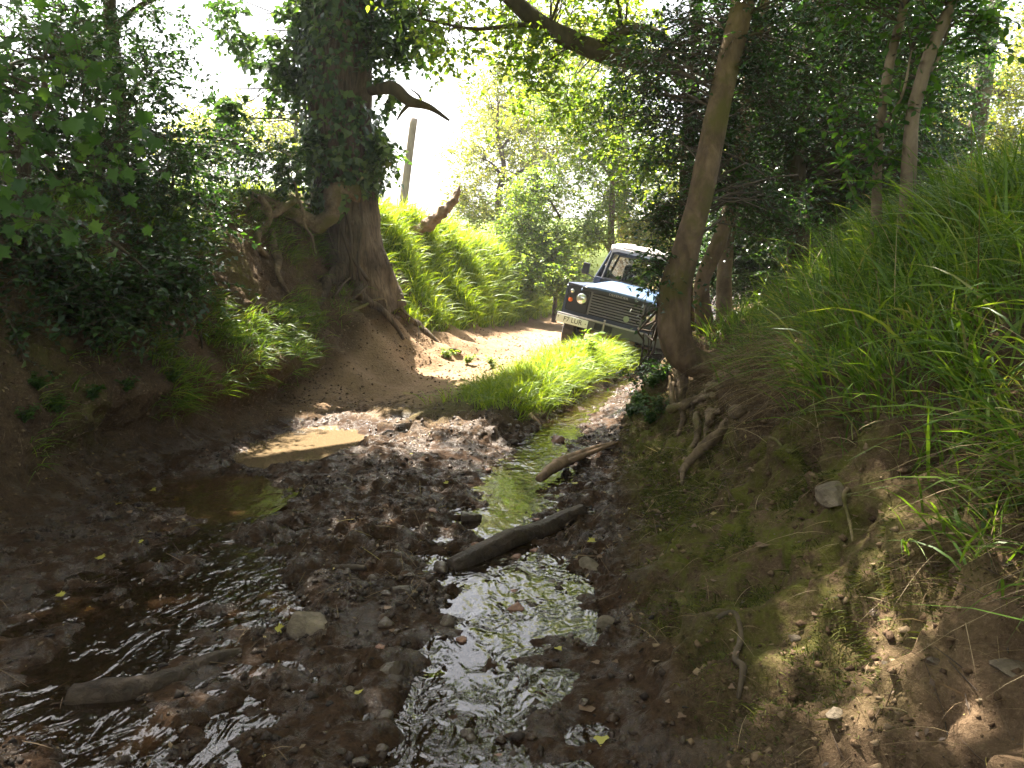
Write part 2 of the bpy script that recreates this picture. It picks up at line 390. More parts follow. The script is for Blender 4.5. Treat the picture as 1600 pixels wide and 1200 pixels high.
# ------------------------------------------------------------------ ground: a lofted sunken lane
# stations along the lane; break points A..L across it (x, z): A left field, B left crest, C left bank, D left toe,
# E left rut, F hump between the ruts, G stream bed, H right toe, I right bank, J right lip, K right slope, L right field
ST = [
 (-6.0, [(-15,2.6),(-4.7,2.35),(-3.7,1.1),(-2.8,.08),(-1.7,-.03),(-.75,.05),(-.1,-.035),(.42,.04),(1.1,.42),(1.7,1.0),(2.5,1.6),(13,3.2)]),
 (2.7,  [(-15,2.6),(-4.7,2.35),(-3.7,1.1),(-2.75,.09),(-1.15,-.02),(-.62,.055),(-.12,-.02),(.36,.03),(1.10,.36),(1.62,1.10),(2.4,1.88),(13,3.2)]),
 (4.0,  [(-15,2.6),(-4.7,2.35),(-3.75,1.1),(-2.95,.08),(-1.28,-.02),(-.66,.06),(-.12,-.02),(.38,.03),(1.12,.34),(1.55,1.10),(2.35,1.88),(13,3.2)]),
 (5.2,  [(-15,2.6),(-4.7,2.3),(-3.7,1.05),(-3.05,.06),(-1.62,-.015),(-.80,.06),(-.02,-.02),(.50,.03),(1.22,.34),(1.60,1.06),(2.5,1.88),(13,3.2)]),
 (6.5,  [(-15,2.6),(-4.6,2.3),(-3.5,1.05),(-2.95,.05),(-2.05,-.05),(-.85,.07),(.10,-.03),(.62,.03),(1.25,.38),(1.75,.97),(2.8,1.78),(13,3.2)]),
 (8.0,  [(-15,2.6),(-4.3,2.3),(-3.05,1.0),(-2.55,.04),(-1.85,-.07),(-.35,.16),(.26,-.02),(.92,.04),(1.42,.45),(1.95,.95),(3.2,1.6),(13,3.2)]),
 (9.3,  [(-15,2.7),(-4.1,2.45),(-2.85,1.15),(-2.25,.12),(-1.75,.0),(.05,.25),(.65,.02),(1.2,.08),(1.68,.5),(2.25,.95),(3.5,1.6),(13,3.2)]),
 (10.7, [(-15,2.8),(-3.75,2.55),(-2.75,1.4),(-2.0,.50),(-1.2,.18),(.55,.33),(1.15,.05),(1.6,.1),(2.1,.5),(2.7,.95),(3.9,1.6),(13,3.2)]),
 (12.0, [(-15,2.8),(-3.2,2.65),(-2.25,1.5),(-1.45,.66),(-.5,.30),(1.0,.38),(1.65,.05),(2.1,.12),(2.7,.5),(3.3,.95),(4.4,1.6),(13,3.2)]),
 (14.0, [(-15,2.7),(-2.25,2.55),(-1.5,1.55),(-.75,.60),(.4,.33),(1.6,.30),(2.5,-.05),(3.0,.1),(3.6,.5),(4.2,1.0),(5.4,1.7),(14,3.2)]),
 (17.0, [(-15,2.4),(-.7,2.1),(-.3,1.3),(.1,.5),(1.2,.38),(2.3,.40),(3.3,.0),(4.0,.2),(4.6,.6),(5.2,1.1),(6.4,1.8),(15,3.2)]),
 (20.0, [(-15,2.3),(.1,1.75),(.5,1.2),(.9,.5),(2.1,.45),(3.2,.46),(4.2,.25),(4.9,.35),(5.5,.8),(6.1,1.3),(7.3,2.0),(16,3.3)]),
 (26.0, [(-15,2.4),(1.8,2.0),(2.4,1.5),(2.9,.9),(4.2,.8),(5.3,.8),(6.4,.7),(7.0,.8),(7.6,1.2),(8.3,1.6),(9.5,2.2),(18,3.5)]),
 (44.0, [(-15,3.2),(9,3.2),(9.6,2.7),(10.2,2.2),(11.5,2.1),(12.5,2.1),(13.5,2.0),(14.2,2.1),(15,2.5),(15.6,2.9),(17,3.4),(26,4.2)]),
]
ys = np.array([s[0] for s in ST]); SX = np.array([[p[0] for p in s[1]] for s in ST]); SZ = np.array([[p[1] for p in s[1]] for s in ST])
rows = np.concatenate([np.arange(-6, 1.6, 0.14), np.arange(1.6, 2.3, 0.03), np.arange(2.3, 5.0, 0.016), np.arange(5.0, 7.0, 0.022), np.arange(7.0, 9.5, 0.03), np.arange(9.5, 14.5, 0.045), np.arange(14.5, 22, 0.12), np.arange(22, 44.1, 0.5)])
seg = [34, 50, 55, 56, 66, 56, 48, 84, 66, 44, 34]
tk = np.concatenate([k + np.linspace(0, 1, n, endpoint=False) for k, n in enumerate(seg)] + [[11.0]])
BX = pchip(ys, SX, rows); BZ = pchip(ys, SZ, rows)                    # (rows, 12)
GX = pchip(np.arange(12), BX.T, tk).T; GZ = pchip(np.arange(12), BZ.T, tk).T
GY = np.repeat(rows[:, None], len(tk), 1); TT = np.repeat(tk[None], len(rows), 0)
P0 = np.stack([GX, GY, GZ], -1)
def gnormals(P):
    n = np.cross(np.gradient(P, axis=1), np.gradient(P, axis=0)); return unit(n)
N0 = gnormals(P0)
bank = sstep(1.15, 1.6, TT) * (1 - sstep(2.7, 3.15, TT)) + sstep(7.0, 7.5, TT) * (1 - sstep(9.1, 9.6, TT))
trackw = sstep(8.8, 10.2, GY) * sstep(2.4, 3.2, TT) * (1 - sstep(4.6, 5.2, TT))     # the dry sandy left rut
mudw = sstep(2.8, 3.2, TT) * (1 - sstep(7.1, 7.6, TT)) * (1 - trackw)
wy = GY + 0.35 * vnoise(P0, 0.9, 33) + 0.12 * (TT - 2)
gul = sstep(1.0, 1.5, TT) * (1 - sstep(2.75, 3.05, TT)) * sstep(12.2, 13, GY) * np.sin(2 * math.pi * wy / 0.95)
gul2 = sstep(2.3, 2.7, TT) * (1 - sstep(3.6, 4.2, TT)) * sstep(9.6, 10.2, GY) * (1 - sstep(13.2, 14, GY)) * np.sin(2 * math.pi * wy / 0.62)
pud = np.exp(-(((GX + 1.95) / 0.55) ** 2 + ((GY - 7.9) / 1.15) ** 2) ** 2)           # basin of the muddy puddle
pud2 = np.exp(-(((GX + 2.1) / 0.45) ** 2 + ((GY - 5.95) / 0.6) ** 2) ** 2)
far = 1 - sstep(14, 22, GY) * 0.6
def rid(P, s, seed): return 1 - 2 * np.abs(vnoise(P, s, seed))
lump = (0.45 + 1.1 * sstep(-.35, .35, vnoise(P0 * np.array((1, .6, 1)), 0.9, 19))) * (0.55 * fbm(P0, 0.34, 4, 3, 0.6) + 0.45 * vnoise(P0, 0.11, 9) * (0.5 + vnoise(P0, 0.8, 21)))
disp = bank * (0.13 * fbm(P0, 0.75, 5, 40, 0.55) + 0.045 * rid(P0, 0.16, 50) + 0.042 * fbm(P0, 0.085, 3, 61) - 0.05 * sstep(0.15, 0.6, vnoise(P0 * np.array((1, 1, .4)), 0.26, 71)))
disp = disp + mudw * (0.080 * lump + 0.042 * fbm(P0, 0.085, 3, 13) * (0.5 + 1.2 * sstep(-.3, .4, vnoise(P0, .5, 15))) + 0.020 * rid(P0, 0.06, 14) * sstep(-.2, .5, vnoise(P0, .4, 16))) * (1 - 0.8 * pud) * (1 - 0.7 * pud2)
disp = disp + trackw * (0.05 * fbm(P0, 0.6, 4, 30, .6) + 0.028 * fbm(P0, 0.16, 3, 31))
disp = disp + mudw * 0.035 * sstep(.12, .5, vnoise(P0 * np.array((1, .7, 1)), .22, 88)) * sstep(3.2, 3.6, TT) * (1 - sstep(5.2, 5.6, TT))
disp = disp * (1 - 0.22 * np.exp(-((TT - 5.9) / 0.6) ** 2) * (1 - sstep(8, 10, GY)))
disp = disp + (1 - np.clip(bank + mudw + trackw, 0, 1)) * (0.10 * fbm(P0, 1.5, 4, 80) + 0.12 * sstep(1, 1.5, TT) * (1 - sstep(2.6, 3.0, TT)) * fbm(P0, .7, 3, 81))
disp = disp + 0.13 * gul + 0.055 * gul2
stream_w = np.exp(-((TT - 6.0) / 0.55) ** 2)
ridge = np.exp(-((GY - 6.75 - 0.15 * vnoise(P0, .5, 77)) / 0.22) ** 2) * sstep(-3.1, -2.9, GX) * (1 - sstep(-1.2, -.8, GX))
disp = disp + 0.075 * ridge + 0.05 * np.exp(-((GY - 9.1) / 0.25) ** 2) * sstep(-2.6, -2.3, GX) * (1 - sstep(-1.4, -1.1, GX))
disp = disp - 0.012 * stream_w - 0.055 * pud * mudw - 0.04 * pud2
# the wheel-cut lower edge of the left bank is almost sheer
PG = P0 + N0 * (disp * far)[:, :, None]
lipw = sstep(1.9, 2.3, TT) * (1 - sstep(3.0, 3.3, TT)) * sstep(5.6, 7.0, GY) * (1 - sstep(9.6, 10.8, GY))
zz = PG[:, :, 2]
PG[:, :, 0] += lipw * (-0.20 * np.exp(-((zz - 0.22) / 0.17) ** 2) + 0.13 * np.exp(-((zz - 0.62 - 0.1 * vnoise(P0, .5, 44)) / 0.16) ** 2))
rb = sstep(7.1, 7.5, TT) * (1 - sstep(8.9, 9.3, TT))
PG = PG + N0 * (rb * (0.05 * rid(P0 * np.array((1, 1.6, .7)), 0.33, 45) + 0.03 * np.abs(fbm(P0, 0.13, 3, 46)) - 0.06 * sstep(.25, .6, vnoise(P0, .3, 47))))[:, :, None]
PG[:, :, 2] += 0.22 * np.exp(-((PG[:, :, 0] + 1.85) / 0.55) ** 2 - ((PG[:, :, 1] - 11.55) / 0.55) ** 2)
hol = np.exp(-((PG[:, :, 0] - 1.42) / 0.42) ** 2 - ((PG[:, :, 1] - 6.95) / 0.55) ** 2)
PG[:, :, 2] -= 0.30 * hol * sstep(6.9, 7.6, TT)
NG = gnormals(PG)
def gz(x, y):
    i = np.clip(np.searchsorted(rows, y), 1, len(rows) - 1); f = (y - rows[i-1]) / (rows[i] - rows[i-1])
    za = np.interp(x, np.maximum.accumulate(PG[i-1, :, 0]), PG[i-1, :, 2]); zb = np.interp(x, np.maximum.accumulate(PG[i, :, 0]), PG[i, :, 2])
    return float(za * (1 - f) + zb * f)
def hit(u, v, lift=0.0, y0=1.8):
    """where the view ray through photo pixel (u, v) meets the ground"""
    y = y0
    while y < 44:
        p = W(u, v, y)
        if p[2] <= gz(p[0], y): break
        y += 0.03
    p = W(u, v, y); return np.array((p[0], y, gz(p[0], y) + lift))

# masks
lev = PG[:, :, 2] - np.interp(rows, ys, SZ[:, 6])[:, None]
nz = fbm(P0, 0.5, 4, 90); nz2 = fbm(P0, 1.1, 4, 95)
wet = np.clip(mudw * (1 - sstep(0.02, 0.10, lev + 0.05 * nz)) * (1 - 0.0 * trackw), 0, 1)
wet = np.maximum(wet, 0.85 * mudw * (1 - sstep(6.8, 8.6, GY + 1.2 * nz2)))
wet = np.maximum(wet, sstep(2.55, 2.95, TT + 0.25 * nz) * (1 - sstep(3.1, 3.4, TT)) * (1 - sstep(7.5, 9.0, GY)) * 0.6)
wet = np.maximum(wet, np.exp(-((TT - 7.0) / 0.45) ** 2) * (0.75 + 0.5 * nz))
wet = np.clip(wet, 0, 1)
sand = np.clip(sstep(8.7, 9.8, GY + 0.6 * nz) * sstep(2.72, 3.1, TT + 0.25 * nz) * (1 - sstep(4.7, 5.3, TT + 0.3 * nz)), 0, 1)
sand = np.maximum(sand, 0.38 * np.exp(-((TT - 8.35) / 0.5) ** 2) * sstep(-0.1, 0.35, nz2) * (1 - sstep(3.5, 4.6, GY)))
mossm = np.clip(sstep(7.15, 7.6, TT) * (1 - sstep(8.8, 9.3, TT)) * sstep(2.2, 3.4, GY + nz2) * (1 - sstep(8.5, 10.5, GY)) * sstep(-0.35, 0.15, nz2 + 0.25 - 0.5 * (TT - 7.9)), 0, 1)
mossm = np.maximum(mossm, 0.55 * sstep(1.2, 1.6, TT) * (1 - sstep(2.5, 2.9, TT)) * sstep(-0.05, 0.45, nz))
turfm = np.clip(sstep(9.3, 9.8, TT) + (1 - sstep(0.9, 1.25, TT)), 0, 1)
turfm = np.maximum(turfm, sstep(12.2, 13.4, GY + 0.5 * nz - 1.0 * (TT - 2) * 0.1) * (1 - sstep(2.75, 3.05, TT)))
turfm = np.maximum(turfm, np.exp(-((TT - 5.0) / 0.5) ** 2) * sstep(8.0, 9.2, GY) * 0.9)
g = G(); idx = np.arange(len(rows) * len(tk)).reshape(len(rows), len(tk))
g.add(PG.reshape(-1, 3), np.stack([idx[:-1, :-1], idx[:-1, 1:], idx[1:, 1:], idx[1:, :-1]], -1).reshape(-1, 4))
ground = g.build('ground', MAT['earth']); tag(ground, 'brown earth lane with steep banks and two muddy ruts', 'ground', kind='structure')
att = ground.data.color_attributes.new('mask', 'FLOAT_COLOR', 'POINT')
att.data.foreach_set('color', np.stack([wet, sand, mossm, turfm], -1).astype(np.float32).ravel())

# far fields: one sheet to the horizon
fx = np.concatenate([-np.geomspace(1500, 16, 40), np.linspace(-15, 27, 30), np.geomspace(28, 1500, 40)])
fy = np.concatenate([-np.geomspace(600, 8, 22), np.linspace(-6, 44, 40), np.geomspace(46, 2500, 60)])
FX, FY = np.meshgrid(fx, fy)
hill = 0.055 * np.clip(FY - 40, 0, 240) + 0.02 * np.clip(FY - 280, 0, 900) + 3.0 * fbm(np.stack([FX, FY, 0*FX], -1), 90, 3, 5) * sstep(40, 150, FY)
inside = sstep(-16, -12, FX) * (1 - sstep(12.5, 20 + 0.2 * np.clip(FY, 0, 44), FX)) * sstep(-9, -4, FY) * (1 - sstep(36, 43, FY))
FZ = 2.7 + hill - 5 * inside - 0.25 * (1 - inside)
g = G(); idx = np.arange(FX.size).reshape(FX.shape)
g.add(np.stack([FX, FY, FZ], -1), np.stack([idx[:-1, :-1], idx[:-1, 1:], idx[1:, 1:], idx[1:, :-1]], -1).reshape(-1, 4))
tag(g.build('field', MAT['field']), 'pale green field rising to a distant hill', 'field', kind='structure')

# water
def sheet(name, xs0, xs1, yy, zf, mat, label):
    nx = 40; t = np.linspace(0, 1, nx)
    X = xs0[:, None] * (1 - t) + xs1[:, None] * t; Y = np.repeat(yy[:, None], nx, 1); Z = np.repeat(zf[:, None], nx, 1)
    g = G(); i = np.arange(X.size).reshape(X.shape)
    g.add(np.stack([X, Y, Z], -1), np.stack([i[:-1, :-1], i[:-1, 1:], i[1:, 1:], i[1:, :-1]], -1).reshape(-1, 4))
    return tag(g.build(name, mat), label, 'water', kind='structure')
yy = np.linspace(-5, 14.5, 160)
gx = np.interp(yy, ys, SX[:, 6]); gzv = np.interp(yy, ys, SZ[:, 6])
xl = np.interp(yy, [-5, 4.4, 5.2, 6.0, 7.0, 8.5, 14.5], [-2.9, -2.6, -1.9, -1.0, -0.6, -0.05, 0.1])
xl = np.where(yy > 8.2, gx - 0.5, xl); xr = np.interp(yy, ys, SX[:, 7]) + 0.02
sheet('stream', xl, xr, yy, gzv + np.interp(yy, [0, 4, 7, 10, 14], [0.036, 0.034, 0.022, 0.012, 0.015]), MAT['stream'], 'shallow stream trickling over the muddy lane')
def ell(y):
    t = (y - y.min()) / (y.max() - y.min()) * 2 - 1; return np.clip(1 - np.abs(t) ** 3, 0.02, 1) ** 0.5
yy = np.linspace(6.7, 9.15, 30); xc = np.interp(yy, [6.7, 9.15], [-2.05, -1.75]); hw = 0.8
sheet('muddy_puddle', xc - hw * ell(yy), xc + hw * ell(yy), yy, np.full(30, -0.035), MAT['puddle'], 'tan muddy puddle filling the left rut')
yy = np.linspace(5.1, 6.75, 20)
sheet('brown_puddle', -2.15 - .62 * ell(yy), -2.15 + .62 * ell(yy), yy, np.full(20, 0.004), MAT['pool'], 'dark brown puddle below the left bank')

# ------------------------------------------------------------------ scattering on the ground
cellP = (PG[:-1, :-1] + PG[1:, 1:]) / 2
area = np.linalg.norm(np.cross(PG[:-1, 1:] - PG[:-1, :-1], PG[1:, :-1] - PG[:-1, :-1]), axis=-1)
cT = (TT[:-1, :-1] + TT[1:, 1:]) / 2; cX, cY = cellP[..., 0], cellP[..., 1]
clear_ = 1 - np.exp(-(((cX - 1.55) / 0.70) ** 2 + ((cY - 7.0) / 0.9) ** 2) ** 2)
cN1 = fbm(cellP, 0.5, 3, 200); cN2 = fbm(cellP, 1.6, 3, 210)
def scatter(n, mask, seed):
    r = rng(seed); wgt = (area * np.clip(mask, 0, None)).ravel(); cs = np.cumsum(wgt)
    k = np.searchsorted(cs, r.uniform(0, cs[-1], n)); k = np.minimum(k, len(cs) - 1)
    i, j = np.unravel_index(k, area.shape); a = r.uniform(0, 1, (n, 1)); b = r.uniform(0, 1, (n, 1))
    p = PG[i, j] * (1-a)*(1-b) + PG[i, j+1] * a*(1-b) + PG[i+1, j] * (1-a)*b + PG[i+1, j+1] * a*b
    return p, NG[i, j], cT.ravel()[k]

def grass(g, base, nrm, L, width, seed, lean=0.5, droop=0.5, K=4, up=0.75, heading=None, dn=1.2):
    r = rng(seed); n = len(base)
    hd = r.normal(0, 1, (n, 3)); hd[:, 2] = 0; hd = unit(hd)
    if heading is not None: hd = unit(hd * 0.8 + heading)
    down = nrm.copy(); down[:, 2] = 0
    hd = unit(hd + down * dn)
    u = unit(nrm * (1 - up) + np.array([0, 0, 1.0]) * up + r.normal(0, 0.16, (n, 3)) + hd * lean * r.uniform(0, 1, (n, 1)))
    L = np.broadcast_to(L, (n,)); dr = droop * r.uniform(0.3, 1.5, n)
    s = np.linspace(0, 1, K + 1)
    C = base[:, None, :] + L[:, None, None] * (u[:, None, :] * s[None, :, None] + hd[:, None, :] * (dr[:, None] * s[None] ** 2 * 0.75)[:, :, None])
    C[:, :, 2] -= L[:, None] * dr[:, None] * s[None] ** 2.4 * 0.85
    side = unit(np.cross(u, hd) + r.normal(0, 0.35, (n, 3)))
    wd = np.broadcast_to(width, (n,)) * r.uniform(0.6, 1.2, n)
    prof = np.array([0.75, 1.0, 0.9, 0.6, 0.3, 0.2, 0.1])[:K] if K > 2 else np.array([0.9, 0.75])
    A = C[:, :K] + side[:, None, :] * (wd[:, None] * prof[None] * 0.5)[:, :, None]
    B = C[:, :K] - side[:, None, :] * (wd[:, None] * prof[None] * 0.5)[:, :, None]
    V = np.concatenate([np.stack([A, B], 2).reshape(n, 2*K, 3), C[:, K:]], 1); m = 2*K + 1
    q = np.array([[2*k, 2*k+1, 2*k+3, 2*k+2] for k in range(K-1)]); t = np.array([[2*K-2, 2*K-1, 2*K]])
    off = (np.arange(n) * m)[:, None, None]
    g.add(V.reshape(-1, 3), (q[None] + off).reshape(-1, 4), (t[None] + off).reshape(-1, 3))

def tufts(base, nrm, per, spread, seed):
    r = rng(seed); b = np.repeat(base, per, 0); n = np.repeat(nrm, per, 0)
    j = r.normal(0, spread, b.shape); j = j - n * np.sum(j * n, 1, keepdims=True)
    return b + j, n

def stuff(g, name, mat, label, cat): return tag(g.build(name, mat), label, cat, kind='stuff')

# tall grass on the right bank
g = G(); r = rng(1)
mk = sstep(8.62, 9.0, cT + 0.2 * cN1 + 0.12 * (1 - sstep(3, 4.5, cY))) * (1 - sstep(10.5, 11, cT)) * sstep(1.4, 2.2, cY) * (1 - sstep(7.6, 9.0, cY + 0.7 * cN2)) * (0.75 + cN1 + 0.4) * clear_
b, n, t = scatter(6200, mk, 2); b, n = tufts(b, n, 10, 0.05, 3)
grass(g, b, n, r.uniform(0.18, 0.55, len(b)) * (0.75 + 0.35 * vnoise(b, 0.6, 7)), 0.0105, 4, 0.5, 0.62, 5, 0.75, None, 0.6)
b, n, t = scatter(2400, mk * sstep(8.95, 9.3, cT), 5)
grass(g, b, n, r.uniform(0.45, 0.80, len(b)), 0.011, 6, 0.4, 0.55, 6, 0.8, None, 0.5)
b, n, t = scatter(520, mk * (1 - sstep(4.0, 5.0, cY)), 7)
grass(g, b, n, r.uniform(0.5, 0.95, len(b)), 0.018, 8, 0.5, 0.6, 7, 0.85, None, 0.4)
stuff(g, 'bank_grass', MAT['grass'], 'tall drooping green grass along the top of the right bank', 'grass')
# dry straw hanging from the lip of the right bank, and dead stalks on the bank
g = G()
mk = np.exp(-((cT - 9.0 + 0.12 * cN1) / 0.22) ** 2) * sstep(1.5, 2.2, cY) * (1 - sstep(5.6, 6.2, cY)) * sstep(-0.15, 0.3, cN2 + 0.7 * cN1) * clear_
b, n, t = scatter(330, mk, 12); b, n = tufts(b, n, 6, 0.07, 13); r = rng(14)
grass(g, b, n, r.uniform(0.12, 0.42, len(b)), 0.0032, 15, 1.0, 1.0, 5, 0.25, None, 0.5)
mk = sstep(7.2, 7.6, cT) * (1 - sstep(8.9, 9.2, cT)) * sstep(1.5, 2, cY) * (1 - sstep(7, 8, cY))
b, n, t = scatter(700, mk, 16); grass(g, b, n, rng(17).uniform(0.05, 0.26, len(b)), 0.0025, 18, 1.0, 0.9, 5, 0.1)
mk = sstep(8.9, 9.3, cT) * (1 - sstep(10.3, 10.8, cT)) * sstep(1.5, 2.2, cY) * (1 - sstep(6.5, 8, cY))
b, n, t = scatter(420, mk, 160); grass(g, b, n, rng(161).uniform(0.35, 0.85, len(b)), 0.005, 162, 0.5, 0.35, 5, 0.85, None, 0.2)
stuff(g, 'dry_straw', MAT['straw'], 'dead straw hanging under the grass on the right bank', 'straw')
# lush sunlit grass on the left bank beyond the ivy tree
g = G(); r = rng(20)
mk = sstep(0.2, 1.0, cT) * (1 - sstep(2.75, 3.0, cT + 0.15 * cN1)) * sstep(11.9, 12.7, cY + 0.4 * cN1 + 0.25 * (cX + 2)) * (1 - sstep(21, 24, cY)) * (0.65 + 0.5 * cN1) * (1 - 0.75 * (1 - sstep(0.9, 1.4, cT)))
b, n, t = scatter(3600, mk, 21); q = np.repeat(r.uniform(0.55, 1.5, len(b)), 11); b, n = tufts(b, n, 11, 0.07, 22)
grass(g, b, n, r.uniform(0.16, 0.40, len(b)) * q, 0.015, 23, 0.5, 0.5, 4, 0.8, None, 0.25)
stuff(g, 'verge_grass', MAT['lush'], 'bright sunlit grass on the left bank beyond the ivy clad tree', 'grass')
# grass on the hump between the ruts
g = G(); r = rng(24)
mk = np.exp(-((cT - 5.15 + 0.1 * cN1) / 0.42) ** 4) * sstep(8.4, 9.4, cY + 0.5 * cN1) * (1 - sstep(13.6, 15.0, cY)) * (0.75 + 0.6 * cN1)
b, n, t = scatter(1700, mk, 25); b, n = tufts(b, n, 9, 0.05, 26)
grass(g, b, n, r.uniform(0.14, 0.40, len(b)), 0.0085, 27, 0.5, 0.6, 4, 0.75)
stuff(g, 'hump_grass', MAT['lush'], 'green grass tuft covering the hump between the two ruts', 'grass')
# patchy grass on the shaded left bank
g = G(); r = rng(28)
mk = sstep(0.9, 1.3, cT) * (1 - sstep(2.3, 2.75, cT)) * sstep(3, 5, cY) * (1 - sstep(11.6, 12.4, cY)) * sstep(-0.05, 0.35, cN1 + 0.25 * cN2 + 0.12 * sstep(8, 10, cY))
b, n, t = scatter(1500, mk, 29); b, n = tufts(b, n, 8, 0.045, 30)
grass(g, b, n, r.uniform(0.07, 0.27, len(b)), 0.008, 31, 0.5, 0.6, 4, 0.5)
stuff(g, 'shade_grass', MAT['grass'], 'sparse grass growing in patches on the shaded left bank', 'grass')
# meadow grass on the fields above both banks
g = G(); r = rng(32)
mk = ((1 - sstep(0.9, 1.1, cT)) * sstep(0.25, 0.6, cT) + 0.6 * sstep(10, 10.6, cT)) * sstep(3, 4, cY) * (1 - sstep(30, 36, cY))
b, n, t = scatter(22000, mk, 33); grass(g, b, n, r.uniform(0.2, 0.5, len(b)), 0.014, 34, 0.4, 0.5, 3, 0.9)
stuff(g, 'meadow_grass', MAT['lush'], 'long meadow grass in the fields above both banks', 'grass')
# low moss and seedlings on the right bank
g = G()
mk = mossm[:-1, :-1] * sstep(7.1, 7.4, cT) * sstep(-0.15, 0.25, cN1 + 0.5 * fbm(cellP, 0.16, 3, 222)) * (0.4 + 0.6 * (1 - sstep(4, 8, cY)))
b, n, t = scatter(60000, mk, 36); grass(g, b, n, rng(37).uniform(0.006, 0.022, len(b)), 0.004, 38, 0.9, 0.5, 2, 0.2)
b, n, t = scatter(2500, mk, 39); grass(g, b, n, rng(40).uniform(0.02, 0.06, len(b)), 0.005, 41, 0.8, 0.6, 3, 0.3)
MAT['moss'] = leaf_mat('moss_tuft', [(0, (0.03, 0.034, 0.008)), (0.6, (0.075, 0.085, 0.016)), (1, (0.15, 0.15, 0.03))], (1.4, 1.4, .6), .3, .7, .2)
stuff(g, 'moss', MAT['moss'], 'short green moss on the right bank below the curved tree', 'moss')

# leaf litter and crumbs of soil
def crumbs(base, nrm, size, seed):
    q = rng(seed); n = len(base); o = np.array([(1,0,0),(0,1,0),(-1,0,0),(0,-1,0),(.2,.1,1),(0,0,-1)], float)
    f = np.array([(0,1,4),(1,2,4),(2,3,4),(3,0,4),(1,0,5),(2,1,5),(3,2,5),(0,3,5)])
    V = (o[None] * q.uniform(.5, 1.2, (n, 6, 1)) + q.normal(0, .18, (n, 6, 3))) * np.array((1, 1, .75)); a = q.uniform(0, 6.28, n)
    X = V[:, :, 0] * np.cos(a)[:, None] - V[:, :, 1] * np.sin(a)[:, None]; Y = V[:, :, 0] * np.sin(a)[:, None] + V[:, :, 1] * np.cos(a)[:, None]
    V = np.stack([X, Y, V[:, :, 2]], -1) * size[:, None, None] + base[:, None, :] + nrm[:, None, :] * (size * .15)[:, None, None]
    return V.reshape(-1, 3), (f[None] + (np.arange(n) * 6)[:, None, None]).reshape(-1, 3)
m = M('soil_crumb'); rnd = m.n('NewGeometry').outputs['Random Per Island']
MAT['crumb'] = m.done(m.pbr(m.ramp(rnd, [(0, (0.05, 0.03, 0.018)), (.6, (0.14, 0.09, 0.052)), (1, (0.25, 0.18, 0.11))]), 0.95, m.bump(m.noise(90, 4), .8, .01), 0.15))
m = M('mud_crumb'); rnd = m.n('NewGeometry').outputs['Random Per Island']
MAT['mudcrumb'] = m.done(m.pbr(m.ramp(rnd, [(0, (0.014, 0.008, 0.005)), (1, (0.06, 0.035, 0.02))]), m.ramp(rnd, [(0.5, (.7, .7, .7)), (.7, (.25, .25, .25))]), m.bump(m.noise(90, 4), .8, .01), 0.4))
near_ = sstep(1.7, 2.2, cY)
bk = near_ * (sstep(7.1, 7.5, cT) * (1 - sstep(9.0, 9.3, cT)) * (1 - sstep(8, 9.5, cY)) + .8 * sstep(1.3, 1.7, cT) * (1 - sstep(2.9, 3.2, cT)) * (1 - sstep(11, 12.5, cY)))
bk = bk + .8 * sstep(1.9, 2.4, cT) * (1 - sstep(4.4, 5, cT)) * sstep(8.6, 9.6, cY) * (1 - sstep(14, 17, cY))
b, n, t = scatter(14000, bk * (0.35 + sstep(-.2, .5, cN1)), 900); sz = 0.005 + 0.020 * rng(901).uniform(0, 1, len(b)) ** 3
g = G(); g.add(*crumbs(b, n, sz, 902)); stuff(g, 'soil_crumbs', MAT['crumb'], 'crumbs of dry brown soil lying over both earth banks', 'soil')
mk = near_ * sstep(2.9, 3.2, cT) * (1 - sstep(7.1, 7.5, cT)) * (1 - sstep(8, 9.5, cY)) * (0.25 + sstep(-.15, .4, cN1))
b, n, t = scatter(8000, mk, 903); sz = 0.006 + 0.022 * rng(904).uniform(0, 1, len(b)) ** 3
g = G(); g.add(*crumbs(b, n, sz, 905)); stuff(g, 'mud_clods', MAT['mudcrumb'], 'wet clods and grit strewn over the mud of the lane', 'mud')
mk = near_ * sstep(1.2, 1.6, cT) * (1 - sstep(9.0, 9.4, cT)) * (1 - sstep(12, 14, cY)) * sstep(-.25, .35, cN2 + .5 * cN1) * (1 - .8 * np.exp(-((cT - 6) / .5) ** 2))
b, n, t = scatter(15000, mk, 906); q = rng(907); g = G(); k = len(b) // 4
d = q.normal(0, 1, b.shape); put_leaves(g, b + n * .008, d - n * np.sum(d * n, 1, keepdims=True) * .8, n + q.normal(0, .35, b.shape), (.008 + .030 * q.uniform(0, 1, len(b)) ** 2), 'oval')
ax = unit(d[:k] - n[:k] * np.sum(d[:k] * n[:k], 1, keepdims=True)) * q.uniform(.02, .11, (k, 1)); c0 = b[:k] + n[:k] * .006
prisms(g, np.stack([c0 - ax, c0 + n[:k] * .004, c0 + ax], 1), np.tile([.0012, .0022, .001], (k, 1)))
stuff(g, 'leaf_litter', leaf_mat('litter', [(0, (0.03, 0.019, 0.012)), (.6, (0.10, 0.06, 0.033)), (.93, (0.22, 0.15, 0.085)), (1, (.34, .27, .08))], (1.1, 1, .8), .1, .6), 'brown leaf litter and twigs scattered over the lane and banks', 'leaf litter')

# ------------------------------------------------------------------ trees
def tree(name, base, label, group=None, cat='tree'): return thing(name, base, label, cat, group)
def part(g, name, mat, root, label=None): return g.build(name, mat, root, root.location, label=label)

